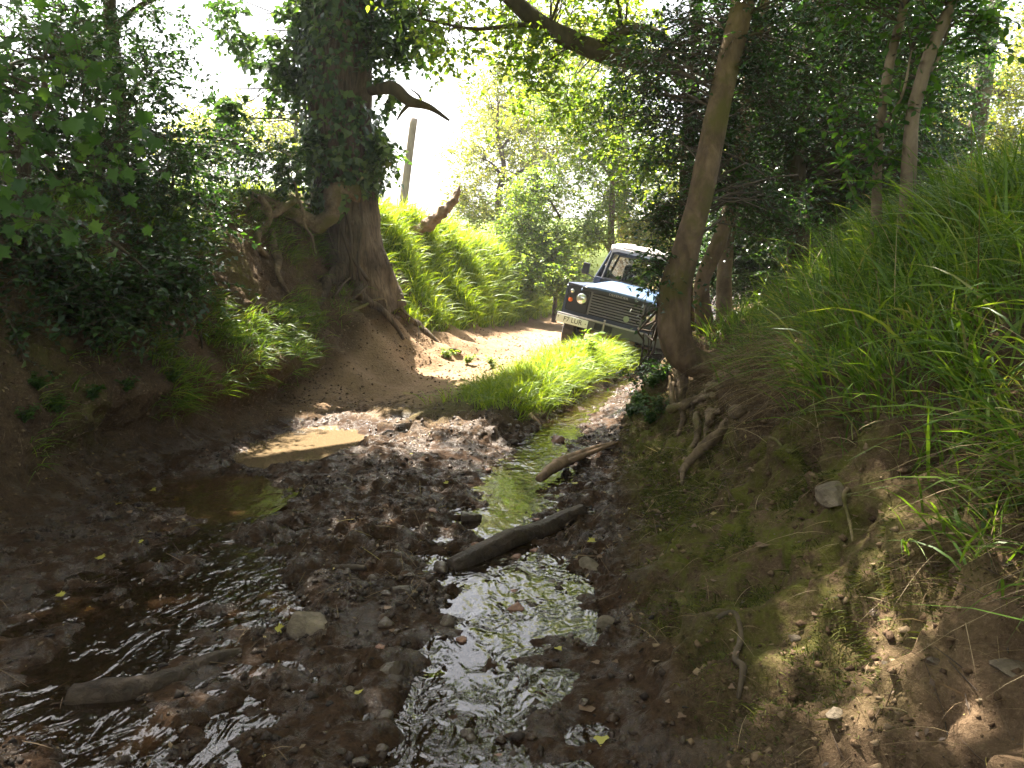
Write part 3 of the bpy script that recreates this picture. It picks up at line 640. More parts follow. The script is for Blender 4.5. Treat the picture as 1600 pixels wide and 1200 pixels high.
def on_trunk(C, r, n, s0, s1, seed):
    """points and outward normals on a resampled trunk between fractions s0 and s1"""
    q = rng(seed); s = q.uniform(s0, s1, n) * (len(C) - 1); i = np.minimum(s.astype(int), len(C) - 2); f = (s - i)[:, None]
    c = C[i] * (1 - f) + C[i+1] * f; th = q.uniform(0, 2*math.pi, n)
    d = np.stack([np.cos(th), np.sin(th), 0 * th], 1)
    return c + d * r[i][:, None], d, r[i]

def crown(root, nodes, blobs, rad, sprigs, m, leaf, shape, mat, seed, name='crown', twig_mat='twig', droop=0.25, flat=0.6, r0=0.014):
    cl = blobs_to_clumps(blobs, seed); gl = G(); gt = G()
    limbs_to_clumps(gt, nodes, cl, seed + 1, r0)
    sprays(gl, gt, cl, rad, sprigs, m, leaf, shape, seed + 2, droop, flat)
    part(gl, name, MAT[mat], root); part(gt, 'twigs', MAT[twig_mat], root)

# --- the ivy clad tree on the left bank
base = np.array((-2.22, 12.0, gz(-2.0, 12.0) - 0.1))
ivy = tree('ivy_clad_tree', base, 'big old tree clad in ivy with exposed roots on the left bank')
T = [W(580, 485, 12.15), W(570, 445, 12.08), W(554, 395, 12.0), W(545, 330, 12.05), W(535, 250, 12.1), W(530, 120, 12.1), W(535, 0, 12.1), W(540, -140, 12.1), W(520, -330, 12.2), W(540, -520, 12.3)]
g = G(); C, rr = tube(g, T, [.50, .45, .40, .39, .43, .44, .41, .36, .27, .15], 40, 12, 0.16, 0.35, 3, 0.055)
part(g, 'trunk', MAT['bark_big'], ivy)
T = T[1:]
limbs = [([T[6], T[6] + (-1.2, -.5, .9), T[6] + (-2.6, -.9, 2.0), T[6] + (-3.6, -1.8, 2.6)], [.2, .15, .1, .05]),
         ([T[6], T[6] + (1.0, -.6, 1.1), T[6] + (2.0, -1.2, 2.2), T[6] + (2.8, -2.2, 2.9)], [.2, .14, .09, .05]),
         ([T[5], T[5] + (-.9, .4, .8), T[5] + (-1.8, .3, 1.5), T[5] + (-2.8, -.2, 1.9)], [.15, .11, .08, .04]),
         ([T[7], T[7] + (.3, -1.3, .9), T[7] + (.8, -2.6, 1.5), T[7] + (1.2, -3.8, 1.8)], [.17, .13, .09, .05])]
nodes = [C[40:]]
for P, q in limbs:
    g = G(); c2, _ = tube(g, P, q, 12, 8, 0.12, 0.3, 8); part(g, 'branch', MAT['bark_big'], ivy); nodes.append(c2)
g = G(); c2, _ = tube(g, [W(580, 140, 11.8), W(615, 138, 11.5), W(640, 158, 11.4), W(672, 168, 11.3), W(702, 188, 11.2)], [.075, .085, .07, .04, .015], 10, 6, 0.2, 0.15, 4)
tube(g, [W(642, 160, 11.4), W(628, 175, 11.3), W(620, 188, 11.25)], [.03, .02, .008], 7, 5); tube(g, [W(660, 166, 11.35), W(655, 150, 11.3), W(640, 138, 11.3)], [.02, .015, .006], 6, 5)
part(g, 'branch', MAT['bark_dark'], ivy, 'bare dead branch sticking out of the ivy')
def stretch(pts): return np.array([W(*p) for p in pts])
root_defs = [([(560, 300, 11.72), (524, 300, 11.6), (520, 332, 11.55), (492, 352, 11.5), (460, 338, 11.4), (430, 322, 11.4), (400, 335, 11.5)], [.13, .12, .11, .12, .085, .06, .05]),
             ([(455, 330, 11.4), (400, 312, 11.2), (360, 318, 11.0), (335, 312, 10.9), (318, 300, 11.0)], [.06, .06, .07, .065, .04]),
             ([(392, 302, 11.0), (410, 312, 10.95), (418, 330, 10.95), (416, 352, 10.9), (402, 372, 10.9), (404, 388, 10.85), (420, 402, 10.85)], [.03, .045, .05, .05, .045, .04, .03]),
             ([(462, 312, 11.2), (448, 322, 11.1), (432, 334, 11.0), (416, 338, 10.95)], [.04, .045, .045, .04]),
             ([(424, 358, 10.95), (426, 384, 10.9), (436, 408, 10.85), (432, 424, 10.8), (440, 440, 10.75), (452, 456, 10.8)], [.03, .055, .06, .035, .03, .015]),
             ([(460, 285, 11.2), (464, 305, 11.1), (474, 325, 11.0), (476, 350, 10.95), (486, 372, 10.95), (494, 395, 10.9)], [.012, .02, .02, .018, .016, .01]),
             ([(330, 310, 10.9), (352, 316, 10.8), (372, 318, 10.75), (390, 322, 10.8)], [.05, .06, .055, .04])]
for k, (P, q) in enumerate(root_defs):
    P = [(a, b_, min(c, hit(a, b_)[1] - .05)) for a, b_, c in P]
    g = G(); tube(g, stretch(P), q, 14, 12, 0.40, 0.09, 20 + k, 0.05, 0.03); part(g, 'root', MAT['root'], ivy)
def ground_tube(g, pts, rad, sides=9, sub=8, lift=0.3, **kw):
    Q, rr_ = resample(np.array([(u, v, 0.0) for u, v in pts]), rad, 4)
    P = np.array([hit(a[0], a[1]) for a in Q]); P[:, 2] += rr_ * lift; return tube(g, P, rr_, sides, max(2, sub // 3), **kw)
for k, (P, q) in enumerate([([(590, 432), (610, 462), (632, 492), (655, 515), (685, 538), (722, 556)], [.16, .10, .07, .05, .035, .02]),
             ([(545, 425), (520, 445), (500, 468), (488, 492), (470, 510)], [.16, .08, .05, .03, .015]),
             ([(560, 432), (565, 458), (590, 485), (612, 508), (625, 530)], [.16, .08, .05, .035, .02]),
             ([(600, 425), (628, 452), (650, 480), (672, 506)], [.16, .10, .06, .03])]):
    g = G(); ground_tube(g, P, q, 12, 8, 0.35, noise=0.25, nscale=0.15, seed=50 + k, wig=0.08); part(g, 'root', MAT['bark_big'], ivy)
# ivy leaves hugging the trunk, hanging in curtains
r = rng(60); gl = G(); gt = G()
p, d, ra = on_trunk(C, rr, 9500, 0.27, 0.92, 61)
den = fbm(p, 0.5, 3, 62) + 0.20 * sstep(1.9, 4.0, p[:, 2]) - 0.7 * (1 - sstep(2.0, 3.4, p[:, 2] + 0.9 * vnoise(p, .4, 67))) - 0.25 * sstep(.1, .4, d[:, 0] - d[:, 1] * .3) - 0.55 * sstep(0.3, 0.9, vnoise(p * np.array((1, 1, .35)), 0.5, 63))
keep = den > -0.28; p, d = p[keep], d[keep]
off = np.abs(r.normal(0, 0.07, len(p))) + 0.02 + 0.10 * np.clip(den[keep], 0, 1)
pos = p + d * off[:, None] + r.normal(0, 0.03, p.shape)
ld = np.array((0, 0, -1.0)) + d * 0.35 + r.normal(0, 0.45, p.shape); nm = d + np.array((0, 0, .35)) + r.normal(0, 0.35, p.shape)
put_leaves(gl, pos, ld, nm, 0.10 * r.uniform(0.35, 1.25, len(p)), 'ivy')
cl = blobs_to_clumps([(W(470, 60, 11.9), (.35, .35, .8), 26), (W(600, 70, 11.9), (.3, .35, .8), 24), (W(490, 230, 11.8), (.2, .3, .3), 9), (W(590, 235, 11.8), (.2, .3, .3), 9),
                      (W(440, 110, 12.0), (.35, .4, .6), 16), (W(365, 70, 12.0), (.25, .4, .7), 9), (W(355, 190, 11.9), (.16, .2, .5), 10), (W(455, 265, 11.6), (.22, .2, .2), 6), (W(640, 40, 11.8), (.4, .4, .5), 16)], 64)
limbs_to_clumps(gt, np.concatenate(nodes), cl, 65, 0.012); sprays(gl, gt, cl, 0.26, 7, 7, 0.10, 'ivy', 66, 0.6, 0.7)
for k in range(9):
    a0 = r.uniform(2.6, 5.2); q = [C[i] + (rr[i] + .02) * np.array((math.cos(a0 + .25 * math.sin(i * .13 + k)), math.sin(a0 + .25 * math.sin(i * .13 + k)), 0)) for i in range(14, 70, 5)]
    tube(gt, q, np.linspace(.028, .012, len(q)), 6, 3, .2, .1, 600 + k)
part(gl, 'ivy', MAT['ivy'], ivy); part(gt, 'ivy_stems', MAT['twig'], ivy)
crown(ivy, np.concatenate(nodes), [((-5.2, 10.4, 8.4), (1.9, 1.7, 1.1), 100), ((-2.3, 10.7, 9.2), (2.2, 1.7, 1.2), 100), ((-6.2, 8.6, 8.0), (1.6, 1.6, .9), 80), ((0.2, 10.0, 8.8), (1.8, 1.9, 1.0), 80), ((-1.2, 8.4, 8.3), (2.0, 1.7, 1.0), 150), ((-3.8, 8.8, 8.3), (1.9, 1.7, 1.0), 90), ((0.9, 7.2, 8.0), (1.4, 1.5, .8), 70), ((-2.6, 7.0, 8.0), (1.5, 1.4, .8), 80)],
      0.42, 9, 8, 0.12, 'hex', 'spring', 70)  # clumps above the frame, added and spread to shade the lane

# --- dark hollies on the left bank
def holly(name, x, y, label, blobs, seed, h=4.5, r0=0.10, leaf=0.075, mat='holly', shape='oval', rad=0.34, sprigs=9, m=9, group=None, lean=(0.3, -0.3), cat='tree', bark='bark_dark', flat=0.6):
    z = gz(x, y) - 0.15; root = tree(name, (x, y, z), label, group, cat)
    g = G(); q = rng(seed); P = [np.array((x, y, z))]
    for k in range(1, 6): P.append(np.array((x + lean[0] * k / 5 + q.normal(0, .06), y + lean[1] * k / 5 + q.normal(0, .06), z + h * k / 5)))
    C, _ = tube(g, P, [r0 * 1.25, r0, r0 * .85, r0 * .7, r0 * .5, r0 * .25], 12, 8, 0.15, 0.25, seed); part(g, 'trunk', MAT[bark], root)
    N = [C]
    for c, rd, n in blobs:
        a = C[min(len(C) - 1, max(4, int(np.argmin(np.abs(C[:, 2] - (c[2] - 0.5))))))]; c = np.asarray(c)
        g = G(); L = np.linalg.norm(c - a); c2, _ = tube(g, [a, a + (c - a) * .35 + (0, 0, .12 * L), a + (c - a) * .7 + (0, 0, .1 * L), c], [r0 * .5, r0 * .4, r0 * .28, r0 * .12], 8, 6, 0.12, 0.2, seed + 3)
        part(g, 'branch', MAT[bark], root); N.append(c2)
    crown(root, np.concatenate(N), blobs, rad, sprigs, m, leaf, shape, mat, seed + 10, flat=flat)
    return root

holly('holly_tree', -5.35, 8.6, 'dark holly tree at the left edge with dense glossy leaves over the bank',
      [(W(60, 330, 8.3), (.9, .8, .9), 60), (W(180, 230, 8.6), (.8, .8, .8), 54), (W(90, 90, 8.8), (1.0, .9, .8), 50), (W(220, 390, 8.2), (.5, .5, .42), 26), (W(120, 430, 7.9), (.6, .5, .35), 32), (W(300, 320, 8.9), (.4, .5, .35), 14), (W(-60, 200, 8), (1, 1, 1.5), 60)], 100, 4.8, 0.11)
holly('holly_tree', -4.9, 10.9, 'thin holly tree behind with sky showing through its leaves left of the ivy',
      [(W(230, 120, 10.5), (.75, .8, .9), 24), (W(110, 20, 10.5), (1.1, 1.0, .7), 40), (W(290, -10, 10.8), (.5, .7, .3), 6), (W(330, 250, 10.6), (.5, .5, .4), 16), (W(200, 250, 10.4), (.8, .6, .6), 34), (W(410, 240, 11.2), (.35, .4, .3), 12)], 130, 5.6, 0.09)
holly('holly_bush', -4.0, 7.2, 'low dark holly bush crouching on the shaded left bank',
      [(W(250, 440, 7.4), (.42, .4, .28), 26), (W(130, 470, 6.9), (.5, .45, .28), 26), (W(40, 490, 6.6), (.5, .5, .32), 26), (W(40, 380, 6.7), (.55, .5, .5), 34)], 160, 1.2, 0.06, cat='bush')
# unseen canopy added above the frame to shade the lane
holly('ash_tree', -6.2, 5.6, 'unseen tall tree added beyond the left edge to shade the lane',
      [((-4.6, 6.4, 6.3), (1.7, 1.6, 1.1), 60), ((-2.6, 5.4, 6.6), (1.6, 1.6, .9), 56), ((-6.2, 7.6, 6.4), (1.8, 1.6, 1.4), 60), ((-4.8, 3.6, 6.2), (1.8, 1.6, 1.2), 60), ((-0.8, 4.2, 6.8), (1.5, 1.5, .8), 50), ((0.7, 5.4, 7.0), (1.5, 1.4, .6), 80), ((1.9, 4.4, 6.8), (1.2, 1.3, .5), 44), ((-2.4, 2.2, 6.2), (1.8, 1.6, .9), 50), ((-6.4, 6.4, 4.4), (1.2, 1.5, .9), 44), ((-3.9, 8.2, 7.2), (1.4, 1.4, .9), 40)],
      190, 6.0, 0.22, 0.12, 'spring', 'hex', 0.45, 9, 8)
# sycamore twigs with big lobed leaves, near left
syc = tree('sycamore', (-3.9, 4.3, gz(-3.9, 4.3) - 0.1), 'young sycamore with big lobed green leaves hanging in from the left edge')
g = G(); C, _ = tube(g, [(-3.9, 4.3, 1.2), (-3.8, 4.4, 2.2), (-3.6, 4.5, 3.1), (-3.3, 4.6, 3.9)], [.06, .05, .04, .02], 10, 8); part(g, 'trunk', MAT['bark_dark'], syc)
gl = G(); gt = G(); r = rng(77); q = []
for (u, v, y) in [(20, 120, 4.5), (60, 165, 4.5), (95, 150, 4.6), (30, 225, 4.4), (75, 240, 4.5), (120, 210, 4.6), (150, 260, 4.7), (190, 270, 4.8), (40, 300, 4.4), (60, 345, 4.4), (10, 180, 4.3), (105, 290, 4.6), (140, 175, 4.7), (70, 90, 4.6), (130, 110, 4.8), (20, 60, 4.5), (5, 270, 4.4), (165, 225, 4.8), (95, 60, 4.8), (-30, 150, 4.3)]:
    q.append(W(u, v, y))
q = np.array(q); limbs_to_clumps(gt, C[6:], q, 78, 0.010)
n = 15; c = np.repeat(q, n, 0) + r.normal(0, 1, (len(q) * n, 3)) * np.array((.14, .14, .13))
ld = np.array((.5, -.25, -.75)) + r.normal(0, .45, c.shape); nm = np.array((.15, -.55, .75)) + r.normal(0, .55, c.shape)
put_leaves(gl, c, ld, nm, r.uniform(.035, .11, len(c)), 'maple')
a = np.repeat(q, n, 0); prisms(gt, np.stack([a, (a + c) / 2 + (0, 0, .02), c], 1), np.tile([.002, .0016, .0013], (len(c), 1)))
part(gl, 'crown', MAT['sycamore'], syc); part(gt, 'twigs', MAT['twig'], syc)

holly('ash_tree', 5.2, 1.6, 'unseen tall tree added beyond the right bank to shade the lane',  # crown added out of view to hold back open skylight
      [((3.4, 2.4, 5.9), (1.6, 1.6, .9), 60), ((1.6, 1.6, 6.4), (1.6, 1.6, .8), 60), ((5.0, 3.6, 6.0), (1.7, 1.6, 1.0), 60), ((3.2, 4.4, 6.6), (1.5, 1.4, .8), 50), ((0.0, .4, 6.6), (1.6, 1.6, .8), 60), ((3.2, -.6, 6.0), (1.8, 1.6, .9), 60), ((-2.2, -.4, 6.3), (1.8, 1.8, .9), 60), ((5.6, .4, 4.8), (1.2, 1.6, 1.2), 50)],
      195, 5.6, 0.22, 0.12, 'spring', 'hex', 0.45, 9, 8)

# --- the curved tree on the right bank with its bare roots
base = hit(1075, 605); ty = 7.6
curved = tree('curved_tree', base, 'brown tree with a curved trunk standing on tangled bare roots, right bank')
T = [(1185, 548, 7.9), (1150, 562, 7.75), (1108, 572, 7.65), (1072, 558, 7.6), (1054, 520, 7.6), (1056, 450, 7.6), (1072, 390, 7.6), (1094, 310, 7.6), (1112, 220, 7.6), (1136, 110, 7.6), (1162, 0, 7.6), (1185, -120, 7.6), (1180, -280, 7.5)]
T = [(a, b_, c - .45) for a, b_, c in T]
g = G(); C, rr = tube(g, stretch(T), [.06, .09, .11, .13, .135, .128, .115, .102, .096, .094, .09, .08, .06], 24, 9, 0.11, 0.3, 5); part(g, 'trunk', MAT['bark_brown'], curved)
CN = C[40:]
rdefs = [([(1070, 575, 7.55), (1066, 600, 7.5), (1062, 625, 7.45), (1066, 650, 7.4), (1060, 680, 7.3)], [.10, .075, .05, .04, .02]),
         ([(1046, 640, 7.25), (1070, 632, 7.2), (1096, 622, 7.2), (1122, 604, 7.3), (1146, 596, 7.4)], [.05, .055, .05, .045, .05]),
         ([(1104, 615, 7.2), (1106, 645, 7.1), (1102, 668, 7.05), (1096, 692, 7.0)], [.05, .045, .04, .025]),
         ([(1106, 646, 7.1), (1130, 642, 7.1), (1158, 634, 7.15)], [.035, .032, .03]),
         ([(1098, 618, 7.25), (1092, 650, 7.1), (1088, 680, 7.0), (1074, 705, 6.9), (1058, 735, 6.75)], [.035, .035, .03, .03, .015]),
         ([(1128, 600, 7.35), (1110, 618, 7.2), (1090, 630, 7.15), (1078, 660, 7.1)], [.04, .035, .03, .015]),
         ([(1052, 600, 7.5), (1050, 622, 7.4), (1056, 645, 7.35)], [.035, .03, .02]),
         ([(1156, 640, 6.9), (1130, 670, 6.8), (1098, 705, 6.7), (1072, 730, 6.55), (1060, 752, 6.4)], [.06, .06, .05, .035, .012]),
         ([(1152, 530, 7.4), (1130, 550, 7.4), (1114, 568, 7.35), (1122, 572, 7.3)], [.025, .028, .025, .015]),
         ([(1170, 590, 7.3), (1145, 585, 7.35), (1120, 592, 7.4)], [.06, .06, .05])]
for k, (P, q) in enumerate(rdefs):
    P = [(a, b_, min(c - .3, hit(a, b_)[1] - .08)) for a, b_, c in P]
    g = G(); tube(g, stretch(P), np.array(q) * .68, 14, 12, 0.45, 0.05, 70 + k, 0.05, 0.035); part(g, 'root', MAT['root'], curved)
crown(curved, CN, [(W(1034, 425, 7.3), (.17, .3, .22), 12), (W(1055, 345, 7.6), (.24, .35, .28), 18), (W(1140, 250, 7.8), (.5, .4, .35), 26), (W(1215, 330, 7.7), (.35, .4, .3), 20), (W(1060, 220, 7.9), (.45, .5, .4), 26), (W(1190, 120, 7.6), (.6, .6, .5), 34), (W(1080, 60, 7.6), (.6, .6, .5), 34), (W(1000, 150, 8.2), (.4, .5, .4), 22), (W(1250, 0, 7.4), (.8, .8, .5), 40), (W(1012, 580, 8.6), (.14, .3, .08), 6),
                   ((2.2, 6.6, 5.4), (1.4, 1.2, .8), 50), ((3.4, 6.6, 6.2), (1.4, 1.3, 1), 50), ((0.9, 6.2, 6.0), (1.2, 1.2, .7), 40)],
      0.28, 9, 8, 0.055, 'oval', 'holly', 210)

def stem_tree(name, pts, rad, label, bark, blobs, seed, leaf=0.06, mat='holly', shape='oval', rad_c=0.30, sprigs=9, m=8, group=None, extra=None, noise=0.12):
    P = stretch(pts); P[0, 2] = gz(P[0, 0], P[0, 1]) - 0.1
    root = tree(name, P[0], label, group); g = G(); C, _ = tube(g, P, rad, 14, 8, noise, 0.25, seed); part(g, 'trunk', MAT[bark], root)
    N = [C[len(C) // 3:]]
    for e, q in extra or []:
        g = G(); c2, _ = tube(g, stretch(e), q, 12, 8, 0.12, 0.25, seed + 1); part(g, 'branch', MAT[bark], root); N.append(c2)
    crown(root, np.concatenate(N), blobs, rad_c, sprigs, m, leaf, shape, mat, seed + 10)
    return root
stem_tree('leaning_tree', [(1108, 530, 9.0), (1096, 450, 9.0), (1122, 380, 9.0), (1150, 290, 9.0), (1166, 160, 9.0), (1185, 40, 9.0), (1215, -80, 9.0), (1230, -220, 9)], [.10, .082, .08, .076, .07, .062, .05, .035],
          'thin leaning tree standing just behind the curved trunk', 'bark_brown', [(W(1230, 180, 9.2), (.7, .6, .7), 44), (W(1290, 60, 9.0), (.8, .7, .6), 46), (W(1130, 160, 9.6), (.5, .5, .6), 30), (W(1180, 330, 9.6), (.5, .5, .5), 30), (W(1200, -120, 9), (1.2, 1, .8), 50)], 240)
stem_tree('bare_stem_tree', [(1132, 500, 9.9), (1132, 420, 9.9), (1142, 340, 9.9), (1160, 260, 9.9), (1180, 150, 10), (1200, 20, 10)], [.10, .085, .075, .07, .06, .05],
          'pale bare stem standing to the right behind the curved trunk', 'bark_pale', [(W(1250, 250, 10.2), (.8, .6, .7), 46), (W(1330, 130, 10.2), (.8, .7, .8), 46), (W(1150, 60, 10.3), (.7, .6, .7), 40)], 270)
stem_tree('dark_holly', [(1250, 430, 9.6), (1246, 330, 9.6), (1242, 220, 9.6), (1262, 100, 9.6), (1280, -40, 9.6)], [.13, .12, .11, .09, .06],
          'dark upright holly in deep shade behind the tall bank grass', 'bark_dark', [(W(1330, 330, 9.8), (.8, .7, .5), 50), (W(1420, 220, 9.6), (.8, .7, .7), 50), (W(1380, 60, 9.4), (.9, .8, .7), 50), (W(1470, 40, 9.4), (.8, .8, .5), 34), (W(1280, 400, 10), (.6, .5, .35), 30), (W(1460, 330, 9.8), (.7, .6, .4), 34), (W(1390, -100, 9), (1.3, 1, .7), 50)], 300)
holly('holly_tree', 5.4, 12.2, 'broad dark holly filling the shade behind the right bank trees',
      [(W(1240, 300, 12), (1.2, .8, 1.0), 100), (W(1370, 260, 12), (1.2, .8, 1.1), 100), (W(1180, 400, 12.4), (.9, .6, .6), 80), (W(1300, 410, 12), (1.1, .6, .5), 90), (W(1250, 100, 12.2), (1.4, .9, 1.0), 60), (W(1420, 100, 12), (1.4, .9, 1.0), 56), (W(1120, 380, 12.8), (.45, .5, .6), 24)], 330, 5.5, 0.16, rad=0.42, leaf=0.085)
holly('holly_tree', 7.4, 14.5, 'dark holly further back closing the gap behind the right bank hollies',
      [(W(1200, 330, 14.5), (1.3, .8, 1.1), 90), (W(1340, 330, 14.3), (1.4, .8, 1.1), 90), (W(1410, 260, 14), (1.2, .9, 1.1), 70), (W(1250, 160, 14.5), (1.5, .9, 1.2), 80), (W(1360, 100, 14), (1.2, .9, 1.2), 60)], 345, 5.5, 0.16, rad=0.48, leaf=0.10)
# thin dark tree carrying the limb that arches over the lane
stem_tree('overhanging_oak', [(1076, 545, 10.3), (1070, 400, 10.3), (1074, 250, 10.3), (1080, 150, 10.3), (1088, 40, 10.3), (1080, -100, 10.3), (1060, -260, 10.2)], [.11, .085, .08, .08, .075, .06, .04],
          'slim dark oak behind the curved tree with a limb arching over the lane', 'bark_dark',
          [(W(760, 60, 10.2), (.7, .6, .4), 26), (W(850, 130, 10.4), (.7, .6, .5), 22), (W(900, 10, 10.2), (.8, .6, .35), 28), (W(980, 60, 10.4), (.5, .5, .5), 20), (W(700, 0, 10.0), (.6, .5, .3), 12), (W(960, 190, 10.6), (.5, .5, .4), 18), (W(900, -140, 9.6), (1.3, 1.4, .5), 18), (W(1010, 250, 10.6), (.4, .4, .4), 18)],
          360, 0.085, 'spring', 'hex', 0.36, 7, 7,
          extra=[([(1084, 150, 10.3), (1040, 100, 10.25), (985, 92, 10.2), (935, 80, 10.2), (885, 58, 10.1), (835, 30, 10.0), (780, -20, 9.9), (700, -90, 9.7)], [.075, .10, .11, .115, .11, .10, .085, .05]),
                 ([(935, 78, 10.2), (965, 52, 10.15), (1000, 45, 10.2), (1040, 62, 10.2), (1078, 105, 10.3)], [.05, .065, .06, .05, .04]),
                 ([(880, 50, 10.1), (850, 38, 10.0), (800, 40, 9.9), (740, 45, 9.8), (660, 30, 9.7)], [.03, .03, .025, .02, .01])])
# two pale saplings above the right bank grass
for pts, rad, lab, seed in [([(1372, 360, 5.3), (1370, 300, 5.3), (1374, 210, 5.3), (1390, 100, 5.3), (1414, 0, 5.3), (1430, -120, 5.3)], [.04, .028, .028, .028, .026, .02], 'straight pale sapling, left of the pair above the right bank grass', 400),
                            ([(1420, 300, 5.1), (1424, 200, 5.1), (1436, 140, 5.1), (1456, 75, 5.1), (1482, 20, 5.1), (1505, -30, 5.1), (1530, -140, 5.1)], [.05, .04, .038, .035, .032, .028, .02], 'leaning forked sapling, right of the pair above the right bank grass', 420)]:
    u, v = pts[3][0], pts[3][1]
    stem_tree('sapling', pts, rad, lab, 'bark_pale', [(W(u - 40, v + 80, 5.2), (.18, .2, .16), 7), (W(u + 60, v - 30, 5.2), (.25, .2, .18), 9), (W(u - 10, v - 120, 5.1), (.4, .4, .2), 14), (W(u - 45, v + 170, 5.2), (.14, .15, .12), 5)], seed, 0.065, 'sycamore', 'hex', 0.16, 5, 5, extra=[([pts[2], (pts[2][0] + 35, pts[2][1] - 60, 5.15), (pts[2][0] + 50, pts[2][1] - 130, 5.2)], [.012, .009, .005])])

# --- sunlit shrubs and trees further up the lane
def shrub(name, x, y, label, blobs, seed, mat, leaf=0.09, rad=0.4, h=2.5, r0=0.06, sprigs=9, m=8, shape='oval', cat='shrub', group=None, bark='bark_dark'):
    return holly(name, x, y, label, blobs, seed, h, r0, leaf, mat, shape, rad, sprigs, m, group, (0.1, 0.0), cat, bark)
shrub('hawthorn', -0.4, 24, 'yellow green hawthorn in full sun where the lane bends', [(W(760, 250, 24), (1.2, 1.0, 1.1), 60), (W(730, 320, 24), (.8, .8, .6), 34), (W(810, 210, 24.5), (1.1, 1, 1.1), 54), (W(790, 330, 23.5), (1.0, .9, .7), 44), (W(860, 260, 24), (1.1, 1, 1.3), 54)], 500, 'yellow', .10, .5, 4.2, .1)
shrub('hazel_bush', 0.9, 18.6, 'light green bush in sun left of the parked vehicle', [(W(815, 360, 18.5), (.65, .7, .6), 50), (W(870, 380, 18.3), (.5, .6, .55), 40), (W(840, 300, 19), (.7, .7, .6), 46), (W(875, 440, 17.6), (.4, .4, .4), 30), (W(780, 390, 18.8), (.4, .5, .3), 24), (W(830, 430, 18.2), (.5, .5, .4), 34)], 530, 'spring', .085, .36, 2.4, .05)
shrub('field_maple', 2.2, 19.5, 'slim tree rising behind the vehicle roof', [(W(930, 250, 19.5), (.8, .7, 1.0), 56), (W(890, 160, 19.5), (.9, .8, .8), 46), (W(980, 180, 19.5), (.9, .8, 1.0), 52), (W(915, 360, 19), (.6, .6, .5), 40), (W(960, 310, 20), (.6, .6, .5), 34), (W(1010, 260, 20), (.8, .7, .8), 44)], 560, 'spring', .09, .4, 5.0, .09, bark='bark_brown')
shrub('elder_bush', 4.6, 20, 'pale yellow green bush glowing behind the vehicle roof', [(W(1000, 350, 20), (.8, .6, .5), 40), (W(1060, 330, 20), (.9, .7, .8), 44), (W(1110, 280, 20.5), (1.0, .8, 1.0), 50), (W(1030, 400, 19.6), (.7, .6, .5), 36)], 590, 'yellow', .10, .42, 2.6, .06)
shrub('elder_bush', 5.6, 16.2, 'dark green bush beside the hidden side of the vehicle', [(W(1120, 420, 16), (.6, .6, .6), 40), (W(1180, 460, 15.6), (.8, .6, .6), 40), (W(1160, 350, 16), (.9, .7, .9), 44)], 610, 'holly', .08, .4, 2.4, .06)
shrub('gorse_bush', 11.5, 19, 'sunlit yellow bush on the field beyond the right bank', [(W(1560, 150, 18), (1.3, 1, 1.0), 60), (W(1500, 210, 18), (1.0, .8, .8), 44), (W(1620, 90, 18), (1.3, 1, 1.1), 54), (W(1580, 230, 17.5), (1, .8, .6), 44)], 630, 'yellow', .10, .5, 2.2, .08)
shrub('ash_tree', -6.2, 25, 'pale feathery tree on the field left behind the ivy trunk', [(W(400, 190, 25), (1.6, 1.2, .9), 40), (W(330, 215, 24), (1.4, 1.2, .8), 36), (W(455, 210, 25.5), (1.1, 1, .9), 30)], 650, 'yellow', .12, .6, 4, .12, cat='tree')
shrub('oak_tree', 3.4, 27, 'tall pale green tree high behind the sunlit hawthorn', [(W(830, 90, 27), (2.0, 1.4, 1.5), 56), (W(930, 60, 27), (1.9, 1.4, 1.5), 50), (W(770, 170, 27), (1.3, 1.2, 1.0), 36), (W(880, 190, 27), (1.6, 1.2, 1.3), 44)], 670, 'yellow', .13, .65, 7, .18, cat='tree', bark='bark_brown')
# far hedge line on the hill
for k, (x, y, s) in enumerate([(-30, 150, 5), (-22, 170, 6), (-12, 165, 5), (-5, 190, 6), (-40, 190, 7), (4, 205, 6)]):
    z = float(2.7 + 0.055 * min(240, y - 40)); root = tree('hedgerow_tree', (x, y, z - .3), 'tiny hazy tree of the hedge line on the far hill', 'far hedgerow trees on the hill')
    g = G(); tube(g, [(x, y, z - .3), (x + .1, y, z + s * .5)], [.3, .15], 6, 3); part(g, 'trunk', MAT['bark_dark'], root)
    g = G(); q = blobs_to_clumps([((x, y, z + s * .6), (s * .55, s * .5, s * .4), 40)], 700 + k); sprays(g, None, q, .9, 5, 5, .6, 'oval', 720 + k); part(g, 'crown', MAT['spring'], root)

# ------------------------------------------------------------------ the vehicle
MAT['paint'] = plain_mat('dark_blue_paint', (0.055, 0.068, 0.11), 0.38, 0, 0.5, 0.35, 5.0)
MAT['paint_skylit'] = plain_mat('skylit_blue_paint', (0.085, 0.14, 0.25), 0.34, 0, 0.6, 0.25, 4.0)  # lighter than the body: sky reflection and sun put into the colour
MAT['roof_paint'] = plain_mat('ivory_paint', (0.50, 0.44, 0.42), 0.45, 0, 0.5, 0.12)
MAT['black'] = plain_mat('black_plastic', (0.014, 0.015, 0.018), 0.5, vary=0.3)
MAT['dark'] = plain_mat('dark_inside', (0.006, 0.006, 0.006), 0.9)
MAT['tyre'] = plain_mat('muddy_tyre', (0.030, 0.025, 0.021), 0.85, vary=0.6, sc=14)
MAT['steel'] = plain_mat('galvanised_steel', (0.42, 0.38, 0.37), 0.42, 0.7, 0.5, 0.3)
MAT['bumper'] = plain_mat('worn_bumper_paint', (0.075, 0.072, 0.078), 0.45, 0.2, 0.5, 0.5, 9)
MAT['chrome'] = plain_mat('chrome', (0.75, 0.75, 0.75), 0.12, 1.0)
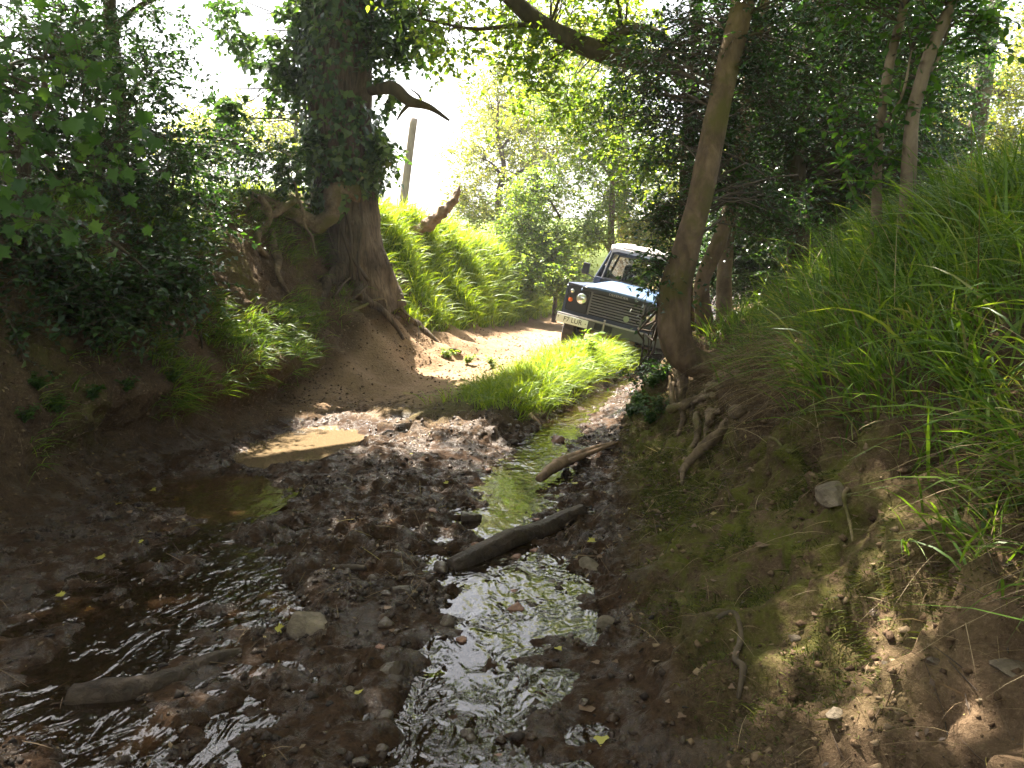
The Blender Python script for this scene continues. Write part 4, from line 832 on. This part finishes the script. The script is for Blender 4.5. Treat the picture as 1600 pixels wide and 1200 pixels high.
MAT['orange'] = plain_mat('orange_lens', (0.85, 0.16, 0.015), 0.2)
MAT['white'] = plain_mat('white_plate', (0.72, 0.73, 0.73), 0.35, vary=0.05)
MAT['letter'] = plain_mat('black_lettering', (0.01, 0.01, 0.01), 0.4)
MAT['rust'] = plain_mat('rusty_bar', (0.20, 0.115, 0.035), 0.7, vary=0.5, sc=20)
MAT['badge'] = plain_mat('green_badge', (0.30, 0.36, 0.24), 0.3)
m = M('clear_lens'); MAT['lens'] = m.done(m.n('MixShader', {0: 0.35, 1: m.pbr((0.75, 0.76, 0.74), 0.15, None, 0.8, 0.5), 2: m.n('BsdfGlossy', {'Roughness': 0.05}).outputs[0]}).outputs[0])
m = M('window_glass'); MAT['glass'] = m.done(m.n('MixShader', {0: m.math('ADD', m.n('Fresnel', {'IOR': 1.5}).outputs[0], 0.10), 1: m.n('BsdfTransparent', {'Color': (0.62, 0.70, 0.64)}).outputs[0], 2: m.n('BsdfGlossy', {'Color': (0.9, 0.95, 0.9), 'Roughness': 0.02}).outputs[0]}).outputs[0])

class B:
    """bmesh collector for hard-surface parts"""
    def __init__(s): s.b = bmesh.new()
    def box(s, c, sz, bev=0.0, rot=None, seg=2):
        mt = Matrix.Translation(c) @ (Euler(rot).to_matrix().to_4x4() if rot else Matrix()) @ Matrix.Diagonal((*sz, 1))
        t = bmesh.new(); bmesh.ops.create_cube(t, size=1.0, matrix=mt)
        if bev: bmesh.ops.bevel(t, geom=t.edges[:], offset=bev, segments=seg, profile=0.5, affect='EDGES')
        s._join(t); return s
    def cyl(s, p0, p1, r0, r1=None, n=20, bev=0.0):
        p0, p1 = Vector(p0), Vector(p1); d = p1 - p0; r1 = r0 if r1 is None else r1
        mt = Matrix.Translation((p0 + p1) / 2) @ d.to_track_quat('Z', 'Y').to_matrix().to_4x4()
        t = bmesh.new(); bmesh.ops.create_cone(t, cap_ends=True, segments=n, radius1=r0, radius2=max(r1, 1e-4), depth=d.length, matrix=mt)
        s._join(t); return s
    def dome(s, c, axis, r, depth, n=20, k=5):
        axis = Vector(axis).normalized(); q = axis.to_track_quat('Z', 'Y').to_matrix().to_4x4()
        t = bmesh.new(); ring = []
        for i in range(k + 1):
            a = i / k * math.pi / 2; ring.append([t.verts.new(Matrix.Translation(c) @ q @ Vector((r * math.cos(a) * math.cos(2*math.pi*j/n), r * math.cos(a) * math.sin(2*math.pi*j/n), depth * math.sin(a)))) for j in range(n)] if i < k else [t.verts.new(Matrix.Translation(c) @ q @ Vector((0, 0, depth)))])
        for i in range(k - 1):
            for j in range(n): t.faces.new((ring[i][j], ring[i][(j+1) % n], ring[i+1][(j+1) % n], ring[i+1][j]))
        for j in range(n): t.faces.new((ring[k-1][j], ring[k-1][(j+1) % n], ring[k][0]))
        s._join(t); return s
    def prism(s, poly, x0, x1, bev=0.0):
        t = bmesh.new(); v = [t.verts.new((x0, y, z)) for y, z in poly]; f = t.faces.new(v)
        e = bmesh.ops.extrude_face_region(t, geom=[f]); bmesh.ops.translate(t, vec=(x1 - x0, 0, 0), verts=[q for q in e['geom'] if isinstance(q, bmesh.types.BMVert)])
        bmesh.ops.recalc_face_normals(t, faces=t.faces[:])
        if bev: bmesh.ops.bevel(t, geom=[q for q in t.edges if len(q.link_faces) == 2 and q.calc_face_angle(0) > 0.6], offset=bev, segments=2, affect='EDGES')
        s._join(t); return s
    def loft(s, secs):
        t = bmesh.new(); R = [[t.verts.new(p) for p in q] for q in secs]
        for a, b in zip(R[:-1], R[1:]):
            for j in range(len(a) - 1): t.faces.new((a[j], a[j+1], b[j+1], b[j]))
        s._join(t); return s
    def _join(s, t):
        me = bpy.data.meshes.new('tmp'); t.to_mesh(me); t.free(); s.b.from_mesh(me); bpy.data.meshes.remove(me)
    def build(s, name, mat, parent, label=None, smooth=False):
        me = bpy.data.meshes.new(name); bmesh.ops.recalc_face_normals(s.b, faces=s.b.faces[:]); s.b.to_mesh(me); s.b.free(); me.materials.append(MAT[mat])
        if smooth:
            for p in me.polygons: p.use_smooth = True
        o = bpy.data.objects.new(name, me); COL.objects.link(o); o.parent = parent
        if label: o['label'] = label
        return o
def lettering(name, txt, size, mat, parent, M4, sx=1.0, ext=0.002):
    cu = bpy.data.curves.new(name, 'FONT'); cu.body = txt; cu.size = size; cu.align_x = 'CENTER'; cu.align_y = 'CENTER'; cu.extrude = ext; cu.offset = 0.0
    t = bpy.data.objects.new('tmp', cu); COL.objects.link(t); dg = bpy.context.evaluated_depsgraph_get(); dg.update()
    me = bpy.data.meshes.new_from_object(t.evaluated_get(dg)); bpy.data.objects.remove(t); bpy.data.curves.remove(cu)
    me.name = name; me.materials.clear(); me.materials.append(MAT[mat]); me.transform(M4 @ Matrix.Diagonal((sx, 1, 1, 1)))
    o = bpy.data.objects.new(name, me); COL.objects.link(o); o.parent = parent; return o

car = thing('off_road_vehicle', (0, 0, 0), 'dark blue four wheel drive vehicle with ivory roof, tilted in the lane', 'vehicle')
CARY = 14.05
cp = W(956, 566, CARY); CAR_ROLL, CAR_YAW, CAR_PIT = R_(13.2), R_(-21.0), R_(1.5)
car.rotation_mode = 'QUATERNION'
car.rotation_quaternion = (Matrix.Rotation(CAR_YAW, 3, 'Z') @ Matrix.Rotation(-CAR_PIT, 3, 'X') @ Matrix.Rotation(CAR_ROLL, 3, 'Y')).to_quaternion()
car.location = tuple(cp)
# wings, tub and bulkhead
def arch(cy_, r, z0, n=10): return [(cy_ - r * math.cos(a), z0 + r * math.sin(a)) for a in np.linspace(0, math.pi, n)]
low = 0.56
prof = [(-.62, .64), (-.62, 1.09), (-.58, 1.125), (.74, 1.15), (3.05, 1.15), (3.05, low)] + [(2.36 + .44 * math.cos(a), low + .40 * math.sin(a)) for a in np.linspace(0, math.pi, 10)] + [(.45 * math.cos(a), low + .40 * math.sin(a)) for a in np.linspace(0, math.pi, 10)] + [(-.5, .60)]
b = B()
b.prism(prof, -.865, -.825, .008); b.prism(prof, .825, .865, .008)
for s in (-1, 1):
    b.box((s * .735, .06, 1.125), (.25, 1.36, .035), .012)            # wing tops
b.box((0, -.585, .86), (1.66, .04, .50), .01)                         # front panel
b.box((0, .77, .98), (1.66, .06, .58), .01)                           # bulkhead
b.box((0, 3.03, .85), (1.66, .04, .6), .01)
b.box((0, 1.9, .62), (1.66, 2.2, .05), .01)
b.build('body', 'paint', car)
b = B(); b.box((0, 1.2, .50), (.9, 3.6, .14), .02); b.box((0, .1, .75), (1.1, 1.1, .4), .02); b.cyl((-.72, 0, .40), (.72, 0, .40), .05); b.cyl((-.72, 2.36, .40), (.72, 2.36, .40), .05); b.dome((.2, -.02, .40), (0, -1, 0), .13, .12); b.build('chassis', 'dark', car)
# bonnet: raised dome between the wings
xs = np.linspace(-.615, .615, 13); secs = []
for yb, zb in [(-.66, 1.10), (-.655, 1.13), (-.62, 1.155), (-.45, 1.175), (0, 1.20), (.5, 1.225), (.74, 1.235)]:
    secs.append([(x, yb, zb + .035 * (1 - (abs(x) / .615) ** 4) - (.05 if abs(x) > .60 else 0)) for x in xs])
b = B(); b.loft(secs); bon = b.build('bonnet', 'paint_skylit', car, smooth=True)
b = B(); b.box((0, -.645, 1.105), (1.20, .03, .055), .008); lip = b.build('bonnet_lip', 'black', bon)
lettering('bonnet_lettering', 'DEFENDER', .052, 'steel', bon, Matrix.Translation((0, -.662, 1.106)) @ Matrix.Rotation(R_(90), 4, 'X'), 1.25)
# grille
b = B(); b.box((0, -.612, .90), (.86, .02, .36), .004); gr = b.build('grille', 'dark', car)
b = B()
for k in range(8): b.box((0, -.632, .745 + k * .043), (.84, .030, .017), .005, (R_(-18), 0, 0))
for s in (-1, 1): b.box((s * .43, -.628, .90), (.022, .03, .37), .004)
MAT['slat'] = plain_mat('grey_slat_paint', (0.20, 0.185, 0.19), 0.4, 0.5, 0.5, 0.3)
b.build('slats', 'slat', gr)
b = B(); b.dome((.20, -.648, .80), (0, -1, 0), .048, .006, 24, 2); o = b.build('badge', 'badge', gr)
# lamps
for s in (-1, 1):
    b = B(); b.box((s * .635, -.618, .905), (.36, .03, .40), .02); pn = b.build('headlight_panel', 'black', car)
    b = B(); b.cyl((s * .575, -.630, .935), (s * .575, -.650, .935), .105, .10, 28); rim = b.build('headlight_rim', 'black', car)
    b = B(); b.dome((s * .575, -.648, .935), (0, -1, 0), .088, .035, 28); b.build('headlight', 'lens', car, smooth=True)
    b = B(); b.dome((s * .755, -.633, .880), (0, -1, 0), .038, .03, 18); b.build('indicator', 'orange', car, 'round orange indicator lamp', smooth=True)
    b = B(); b.dome((s * .755, -.633, 1.02), (0, -1, 0), .034, .028, 18); b.build('sidelight', 'lens', car, smooth=True)
# bumper with its towing jaw, guard and plate
b = B(); b.box((0, -.74, .585), (1.76, .11, .155), .008); bp = b.build('bumper', 'bumper', car)
b = B(); b.box((.18, -.742, .664), (1.36, .118, .006), .002); b.box((.0, -.797, .655), (1.72, .005, .012), .002); b.build('bumper_edge', 'steel', bp)
b = B(); b.box((-.17, -.80, .585), (.12, .012, .10), .002); b.box((.0, -.80, .585), (.12, .012, .10), .002); b.build('towing_jaw_shade', 'dark', bp)  # thin dark plates paint the shade inside the jaw openings
b = B(); b.cyl((-.085, -.80, .50), (-.085, -.80, .70), .013); b.dome((-.085, -.80, .70), (0, 0, 1), .022, .02, 12); b.build('towing_pin', 'steel', bp)
b = B(); b.box((.06, -.62, .455), (.72, .05, .06), .01); b.cyl((-.60, -.25, .40), (.60, -.25, .40), .022); b.build('steering_guard', 'rust', car)
b = B(); b.box((-.60, -.806, .575), (.525, .012, .125), .004); pl = b.build('number_plate', 'white', car, 'white plate reading F7 LUR')
lettering('plate_lettering', 'F7 LUR', .105, 'letter', pl, Matrix.Translation((-.585, -.8135, .575)) @ Matrix.Rotation(R_(90), 4, 'X'), 0.98)
b = B(); b.box((-.832, -.8135, .607), (.026, .003, .006)); b.box((-.832, -.8135, .592), (.006, .003, .03)); b.cyl((-.372, -.812, .575), (-.372, -.816, .575), .009, None, 10); b.build('plate_marks', 'letter', pl)
# windscreen, roof, sides
wb = [(-.70, .77, 1.25), (.70, .77, 1.25)]; wt = [(-.66, .93, 1.74), (.66, .93, 1.74)]
b = B()
def bar(b, p, q, w_): b.cyl(p, q, w_, w_, 10)
bar(b, wb[0], wb[1], .035); bar(b, wt[0], wt[1], .035); bar(b, wb[0], wt[0], .032); bar(b, wb[1], wt[1], .032)
b.box((0, .76, 1.20), (1.46, .06, .09), .01); wf = b.build('windscreen_frame', 'black', car)
b = B(); b.loft([[wb[0], wb[1]], [wt[0], wt[1]]]); b.build('windscreen', 'glass', wf)
b = B(); bar(b, (-.45, .74, 1.24), (-.22, .80, 1.42), .009); bar(b, (.15, .74, 1.24), (.40, .80, 1.42), .009); bar(b, (-.34, .785, 1.30), (-.12, .83, 1.54), .008); b.build('wipers', 'dark', wf)
rf = []
for yb, dz, wx in [(.84, -.02, .66), (.85, .06, .69), (.95, .11, .71), (1.3, .14, .72), (3.0, .14, .72), (3.08, .06, .70)]:
    rf.append([(x * wx, yb, 1.80 + dz - .055 * abs(x) ** 5) for x in np.linspace(-1, 1, 13)])
b = B(); b.loft(rf); b.box((0, .87, 1.79), (1.34, .07, .07), .02)
for s in (-1, 1): b.box((s * .70, 1.98, 1.80), (.05, 2.1, .11), .015)
b.box((0, 3.04, 1.78), (1.36, .05, .1), .015); b.build('roof', 'roof_paint', car, smooth=True)
for s in (-1, 1):
    b = B(); b.box((s * .869, 1.27, .88), (.022, .86, .60), .012); d = b.build('door', 'paint', car)
    b = B(); b.box((s * .888, 1.6, 1.0), (.02, .12, .04), .006); b.build('handle', 'black', d)
    b = B(); x0, x1 = s * .86, s * .71
    for p, q in [((x0, .84, 1.20), (x0, 1.68, 1.20)), ((x0, .84, 1.20), (x1, .98, 1.75)), ((x0, 1.68, 1.20), (x1, 1.68, 1.75)), ((x1, .98, 1.75), (x1, 1.68, 1.75))]: bar(b, p, q, .022)
    b.build('window_frame', 'paint', d)
    b = B(); b.loft([[(x0, .86, 1.2), (x0, 1.66, 1.2)], [(x1, .98, 1.74), (x1, 1.66, 1.74)]]); b.build('window', 'glass', d)
    b = B(); b.loft([[(x0, 1.70, 1.15), (x0, 3.05, 1.15)], [(x0 * .985, 1.70, 1.30), (x0 * .985, 3.05, 1.30)]]); b.loft([[(x1 * 1.05, 1.70, 1.66), (x1 * 1.05, 3.05, 1.66)], [(x1, 1.70, 1.78), (x1, 3.05, 1.78)]])
    for ya in (1.70, 2.95): b.loft([[(x0 * .985, ya, 1.28), (x0 * .985, ya + .12, 1.28)], [(x1 * 1.05, ya, 1.68), (x1 * 1.05, ya + .12, 1.68)]])
    b.build('side_panel', 'paint', car)
    b = B(); b.loft([[(x0 * .98, 1.80, 1.28), (x0 * .98, 2.97, 1.28)], [(x1 * 1.045, 1.80, 1.68), (x1 * 1.045, 2.97, 1.68)]]); b.build('side_window', 'glass', car)
    b = B(); bar(b, (s * .84, .84, 1.22), (s * .99, .74, 1.28), .010); b.box((s * 1.02, .73, 1.36), (.13, .05, .20), .02); b.build('wing_mirror', 'black', car)
    for yw in (0.0, 2.36):
        b = B(); b.loft([[(s * .86, yw + .46 * math.cos(a), low + .41 * math.sin(a)), (s * .90, yw + .47 * math.cos(a), low + .42 * math.sin(a)), (s * .90, yw + .50 * math.cos(a), low + .45 * math.sin(a)), (s * .86, yw + .51 * math.cos(a), low + .46 * math.sin(a))] for a in np.linspace(0, math.pi, 14)]); b.build('wheel_arch', 'black', car)
        wc = Vector((s * .755, yw, .38)); wr = []
        for j in range(49):
            a = 2 * math.pi * j / 48; t_ = .012 if j % 2 else 0
            wr.append([(wc.x + dx, wc.y + rr_ * math.cos(a), wc.z + rr_ * math.sin(a)) for dx, rr_ in [(-.06, .22), (-.10, .25), (-.11, .33), (-.085, .385 - t_), (0, .392 - t_), (.085, .385 - t_), (.11, .33), (.10, .25), (.06, .22)]])
        b = B(); b.loft(wr); wh = b.build('wheel', 'tyre', car)
        b = B(); b.cyl(wc - Vector((.05, 0, 0)), wc + Vector((.05, 0, 0)), .225, None, 28); b.cyl(wc, wc + Vector((s * .09, 0, 0)), .07, .055, 16); b.build('rim', 'bumper', wh)
b = B()
for s in (-1, 1): b.box((s * .35, 1.45, .95), (.5, .5, .16), .05); b.box((s * .35, 1.72, 1.25), (.48, .14, .62), .05)
b.box((0, .88, 1.17), (1.4, .2, .12), .03); b.build('seats', 'black', car)
b = B(); 
for j in range(20):
    a0, a1 = 2*math.pi*j/20, 2*math.pi*(j+1)/20; f = lambda a: (.36 + .20 * math.cos(a), 1.06 - .08 * math.sin(a), 1.24 + .17 * math.sin(a)); b.cyl(f(a0), f(a1), .014, None, 6)
b.build('steering_wheel', 'black', car)

# ------------------------------------------------------------------ posts, dead wood, stones, leaves
p0 = np.array((-2.75, 20.5, gz(-2.75, 20.5) - .3)); g = G()
tube(g, [p0, p0 + (.16, 0, 1.2), p0 + (.36, 0, 2.6), p0 + (.48, 0, 3.4)], [.105, .10, .09, .085], 14, 6, 0.05, 0.4, 2)
MAT['post'] = bark_mat('weathered_post', (0.16, 0.12, 0.10), (0.34, 0.27, 0.22), (12, 12, 1.2), None, 0.85, 0.4, 0.01)
tag(g.build('wooden_pole', MAT['post'], None, p0), 'leaning wooden pole on the crest between ivy tree and sunlit shrubs', 'pole')
def log(name, pts, rad, label, mat, cat, seed, sides=12, knots=(), group=None, noise=.18):
    g = G(); pts = np.array(pts); tube(g, pts, rad, sides * 2, 18, noise * 1.7, 0.05 + .04 * (seed % 2), seed, 0.05, 0.02)
    for i, d, L, q in knots: a = pts[i]; tube(g, [a, a + np.array(d) * L * .5, a + np.array(d) * L], [q, q * .8, q * .3], 8, 4, .1, .1, seed + 1)
    return tag(g.build(name, MAT[mat], None, pts[0]), label, cat, group)
def H(u, v, l=0.0): return hit(u, v, l)
s0_ = hit(640, 372); sy = s0_[1]
stump = stretch([(632, 378, sy + .25), (655, 360, sy - .02), (680, 342, sy - .05), (700, 322, sy - .1), (714, 302, sy - .1), (718, 290, sy - .1)])
log('dead_limb', stump, [.12, .11, .095, .075, .06, .015], 'curved dead limb sticking up from the sunlit grass bank', 'driftwood', 'dead branch', 5, 14, [(3, (.2, 0, 1), .12, .03)], noise=.4)
def L3(u, v, z): # point on the view ray at height z (lane level is known)
    a = W(u, v, 1.0); d = a - np.array((0, 0, CZ)); s = (z - CZ) / d[2]; return np.array((0, 0, CZ)) + d * s
log('sunken_log', [L3(704, 890, .0), L3(760, 862, .03), L3(830, 830, .04), L3(912, 800, .06)], [.058, .062, .058, .050], 'dark straight log lying across the stream', 'wetwood', 'log', 6, 16, noise=.10)
log('sunken_log', [L3(112, 1092, .01), L3(200, 1082, .02), L3(290, 1055, .02), L3(345, 1030, .02), L3(378, 1015, .03)], [.05, .052, .045, .035, .02], 'muddy crooked log half sunk in the mud, bottom left', 'wetwood', 'log', 7, 14)
log('driftwood', [L3(842, 748, .05), L3(870, 728, .07), L3(905, 712, .08), L3(962, 692, .12)], [.03, .052, .042, .02], 'brown forked driftwood at the right edge of the stream', 'driftwood', 'driftwood', 8, 12, [(1, (.72, .66, .12), .75, .03)])
log('broken_stick', [L3(475, 880, .05), L3(520, 884, .06), L3(575, 890, .06)], [.018, .024, .014], 'short dark stick lying on the mud left of the stream', 'wetwood', 'stick', 9, 8)
log('broken_stick', [H(1200, 738, .02), H(1235, 734, .03), H(1285, 722, .03)], [.008, .010, .006], 'thin pale stick on the right bank above the moss', 'root', 'stick', 10, 7)
log('bare_root', [H(1092, 990, .0), H(1118, 980, .012), H(1142, 976, .008), H(1150, 1010, .014), H(1143, 1045, .006), H(1156, 1075, .006), H(1152, 1098, -.012)], [.008, .013, .014, .013, .010, .012, .006], 'bare root bending down the lower right bank', 'bark_dark', 'root', 11, 10)
log('bare_root', [H(1325, 795, .01), H(1318, 815, .015), H(1322, 835, .012), H(1326, 852, .0)], [.008, .008, .007, .004], 'small bare root below the flat stone in the right bank', 'root', 'root', 12, 8)
for k, (pts, q, lab) in enumerate([([(548, 480), (575, 465), (600, 470), (628, 500), (650, 520), (655, 535)], .02, 'thin arched dead branch below the ivy tree trunk'),
        ([(540, 505), (570, 492), (600, 484), (608, 505)], .025, 'pale dead branch lying below the ivy tree roots'),
        ([(520, 470), (545, 452), (560, 448)], .018, 'short dead branch beside the ivy tree roots'),
        ([(280, 410), (290, 450), (312, 500), (318, 550)], .02, 'dark dead branch propped against the left bank'),
        ([(350, 500), (358, 488), (372, 482)], .02, 'short pale broken branch on the left bank grass')]):
    P = np.array([H(u, v, .03 + (.10 if 0 < i < len(pts) - 1 else 0)) for i, (u, v) in enumerate(pts)])
    log('dead_branch', P, np.linspace(q, q * .4, len(P)), lab, 'root' if k in (1, 4) else 'bark_dark', 'dead branch', 20 + k, 8)

def stone(name, c, size, label, mat, seed, flat=0.6, group=None, cat='stone', rz=0.0):
    b = bmesh.new(); bmesh.ops.create_icosphere(b, subdivisions=4, radius=1.0); V = np.array([v.co for v in b.verts]); fc = np.array([[v.index for v in f.verts] for f in b.faces]); b.free()
    q = rng(seed)
    for _ in range(11):                                   # chop facets
        n = unit(q.normal(0, 1, 3)); h = q.uniform(.42, .8); dd = V @ n; V = V - np.where(dd > h, (dd - h) * .85, 0)[:, None] * n
    V = V * (1 + .16 * fbm(V + seed, .8, 4, seed, .6))[:, None]
    V = V * np.array((1.0, q.uniform(.65, .95), flat)) * size; cs, sn = math.cos(rz + seed), math.sin(rz + seed)
    V = np.c_[V[:, 0] * cs - V[:, 1] * sn, V[:, 0] * sn + V[:, 1] * cs, V[:, 2]] + c
    g = G(); g.add(V, fc); return tag(g.build(name, MAT[mat], None, c), label, cat, group)
for k, (u, v, s, lab, mt) in enumerate([(488, 985, .155, 'large pale angular rock in the mud left of the stream', 'stone'), (733, 806, .10, 'brown rounded rock at the stream edge above the log', 'wetstone'),
        (612, 1055, .085, 'dark round rock in the stream, largest near the bottom', 'wetstone'), (695, 970, .055, 'dark pointed stone in the middle of the stream', 'wetstone'), (805, 945, .075, 'flat reddish stone showing above the stream', 'redstone'),
        (800, 918, .035, 'small red stone just upstream of the flat reddish one', 'redstone'), (690, 885, .075, 'dark rock wedged against the near end of the stream log', 'wetstone'), (870, 684, .085, 'rounded pinkish stone far up the stream', 'redstone'),
        (845, 655, .09, 'dark stone at the foot of the grassy hump', 'wetstone'), (630, 935, .09, 'low brown stone on the mud between the ruts', 'wetstone'), (925, 885, .09, 'upright brown stone at the toe of the right bank', 'stone'), (945, 970, .075, 'sloping brown stone at the toe of the right bank, nearer', 'stone')]):
    c = L3(u, v, .03); c[2] = max(gz(c[0], c[1]), .0) + s * .02; stone('rock', c, s, lab, mt, 40 + k, .62)
for k, (u, v, s, lab, mt) in enumerate([(1308, 782, .10, 'flat pale stone jutting from the right bank', 'stone'), (1300, 1150, .03, 'small grey stone low on the right bank', 'stone'), (1575, 1055, .055, 'brown stone at the right edge of the bank', 'stone'), (1300, 695, .04, 'reddish stone under the straw on the right bank', 'redstone'),
        (1365, 970, .03, 'dark flat stone in the bare soil of the right bank', 'wetstone'), (1460, 1045, .028, 'small dark stone right of the bare soil patch', 'wetstone'), (1240, 1000, .03, 'pale chip of stone beside the bare bending root', 'stone')]):
    stone('rock', H(u, v, .0), s, lab, mt, 60 + k, .55)
r = rng(300)
for k in range(95):
    y = r.uniform(2.6, 9.5) if k % 3 else r.uniform(2.5, 5); xc = np.interp(y, ys, SX[:, 6]) + r.normal(0, .28)
    if y < 5: xc += r.normal(-.15, .35)
    s = r.uniform(.012, .045); stone('pebble', np.array((xc, y, gz(xc, y) + s * .25)), s, 'small wet stone among others lying in the stream', 'wetstone' if r.uniform() < .8 else 'redstone', 400 + k, .6, 'wet pebbles in the stream')
for k in range(40):
    y = r.uniform(2.3, 6.5); b_ = r.uniform(.5, 1.0); x0 = np.interp(y, ys, SX[:, 7]); x1 = np.interp(y, ys, SX[:, 9]); x = x0 + (x1 - x0) * b_ * .92
    s = r.uniform(.006, .017); stone('pebble', np.array((x, y, gz(x, y) - s * .15)), s, 'small pebble stuck in the soil of the right bank', 'stone', 500 + k, .6, 'pebbles in the right bank')
# fallen leaves
MAT['yleaf'] = leaf_mat('fallen_leaf', [(0, (0.30, 0.26, 0.03)), (.5, (0.42, 0.36, .05)), (1, (0.16, .22, .04))], (1.3, 1.2, .6), .3, .5)
MAT['bleaf'] = leaf_mat('dead_leaf', [(0, (0.06, 0.036, 0.02)), (1, (0.20, 0.12, .07))], (1.2, 1.0, .8), .2, .6)
def fallen(u, v, size, mat, label, group, seed, shape='ivy', zlift=.012):
    c = H(u, v, zlift) if not isinstance(u, np.ndarray) else u
    q = rng(seed); gl = G(); a = q.uniform(0, 6.28); put_leaves(gl, c[None], np.array([[math.cos(a), math.sin(a), .1]]), np.array([[0, -.3, 1.0]]) + q.normal(0, .25, (1, 3)), size, shape)
    return tag(gl.build('fallen_leaf', MAT[mat], None, c), label, 'leaf', group)
YL = [(295, 770), (237, 770), (182, 793), (222, 850), (160, 885), (100, 945), (135, 958), (430, 965), (442, 992), (386, 870), (352, 800), (645, 712), (785, 722), (830, 757), (930, 850), (865, 645), (520, 700), (280, 785), (870, 1020), (740, 1110), (560, 1100), (900, 760), (700, 760), (315, 690)]
for k, (u, v) in enumerate(YL): fallen(u, v, r.uniform(.03, .06), 'yleaf', 'yellow green leaf fallen on the wet mud', 'yellow leaves fallen on the mud', 700 + k, 'maple' if k % 3 else 'ivy')
for k in range(60):
    if k % 2: u, v = r.uniform(930, 1400), r.uniform(700, 1180)
    else: u, v = r.uniform(30, 620), r.uniform(680, 1000)
    fallen(u, v, r.uniform(.018, .042), 'bleaf', 'brown dead leaf lying on the lane', 'brown dead leaves on the lane', 800 + k)
fallen(1182, 870, .06, 'bleaf', 'pinkish curled dead leaf alone on the mossy right bank', None, 900)
fallen(940, 1160, .06, 'yleaf', 'single green leaf at the stream edge, bottom centre', None, 901)
fallen(915, 1120, .07, 'bleaf', 'large pale dead leaf at the toe of the right bank', None, 902)
# low green plants between stream and right bank, and the nettle on the hump
def plant(name, x, y, n, h, label, mat, seed, leaf=.06, shape='hex', spread=.003, group=None):
    z = gz(x, y); q = rng(seed); gl = G(); gt = gl
    b0 = np.array((x, y, z)) + np.c_[q.normal(0, spread, (n, 2)), np.zeros(n)]; b0[:, 2] = z
    tip = b0 + np.c_[q.normal(0, h * .4, (n, 2)), h * q.uniform(.6, 1.1, n)]
    mid = (b0 + tip) / 2 + np.c_[q.normal(0, h * .06, (n, 2)), np.zeros(n)]
    prisms(gt, np.stack([b0, mid, tip], 1), np.tile([.004, .003, .0015], (n, 1)))
    k = 7; s = np.linspace(.25, 1, k); P = b0[:, None] * (1 - s)[None, :, None] + tip[:, None] * s[None, :, None]; P = P.reshape(-1, 3); P = np.repeat(P, 2, 0)
    d = q.normal(0, 1, P.shape); d[:, 2] = q.uniform(-.3, .3, len(P)); put_leaves(gl, P, d, np.array((0, 0, 1.0)) + q.normal(0, .3, P.shape), leaf * q.uniform(.6, 1.2, len(P)), shape)
    tag(gl.build(name, MAT[mat], None, (x, y, z)), label, 'plant', group)
plant('nettle', *hit(915, 565)[:2], 7, .42, 'leafy nettle standing tall on the grassy hump before the vehicle', 'spring', 950, .09)
for k, (u, v) in enumerate([(1000, 640), (1020, 610), (985, 655), (1030, 650), (1010, 580), (1035, 600), (1015, 665)]):
    plant('herb', *hit(u, v)[:2], 16, .16, 'low green herb beside the stream under the curved tree', 'sycamore', 960 + k, .045, 'hex', .003, 'herbs beside the stream')
for k, (u, v) in enumerate([(60, 620), (40, 680), (90, 650), (200, 640), (270, 600), (150, 700), (30, 560)]):
    plant('herb', *hit(u, v)[:2], 12, .12, 'low herb growing on the dark left bank', 'sycamore', 980 + k, .04, 'hex', .003, 'herbs on the left bank')
for k, (u, v) in enumerate([(730, 570), (770, 575), (700, 560)]):
    plant('herb', *hit(u, v)[:2], 8, .14, 'small leafy herb at the near end of the hump grass', 'spring', 990 + k, .06, 'hex', .003, 'herbs at the end of the hump')

# ------------------------------------------------------------------ thin scattering volume added to imitate lens glare
b = bmesh.new(); bmesh.ops.create_cube(b, size=1.0, matrix=Matrix.Translation((0, 110, 16.0)) @ Matrix.Diagonal((400, 440, 46, 1)))
me = bpy.data.meshes.new('glare_haze'); b.to_mesh(me); b.free()
hz = bpy.data.objects.new('glare_haze', me); COL.objects.link(hz); tag(hz, 'thin bright veil added to stand in for lens glare', 'glare_haze', kind='stuff')
m = bpy.data.materials.new('glare_haze'); m.use_nodes = True; m.node_tree.nodes.clear()
o_ = m.node_tree.nodes.new('ShaderNodeOutputMaterial'); v_ = m.node_tree.nodes.new('ShaderNodeVolumePrincipled')
v_.inputs['Color'].default_value = (0.97, 0.95, 1.0, 1); v_.inputs['Density'].default_value = 0.0012; v_.inputs['Anisotropy'].default_value = 0.45
m.node_tree.links.new(v_.outputs[0], o_.inputs['Volume']); me.materials.append(m)
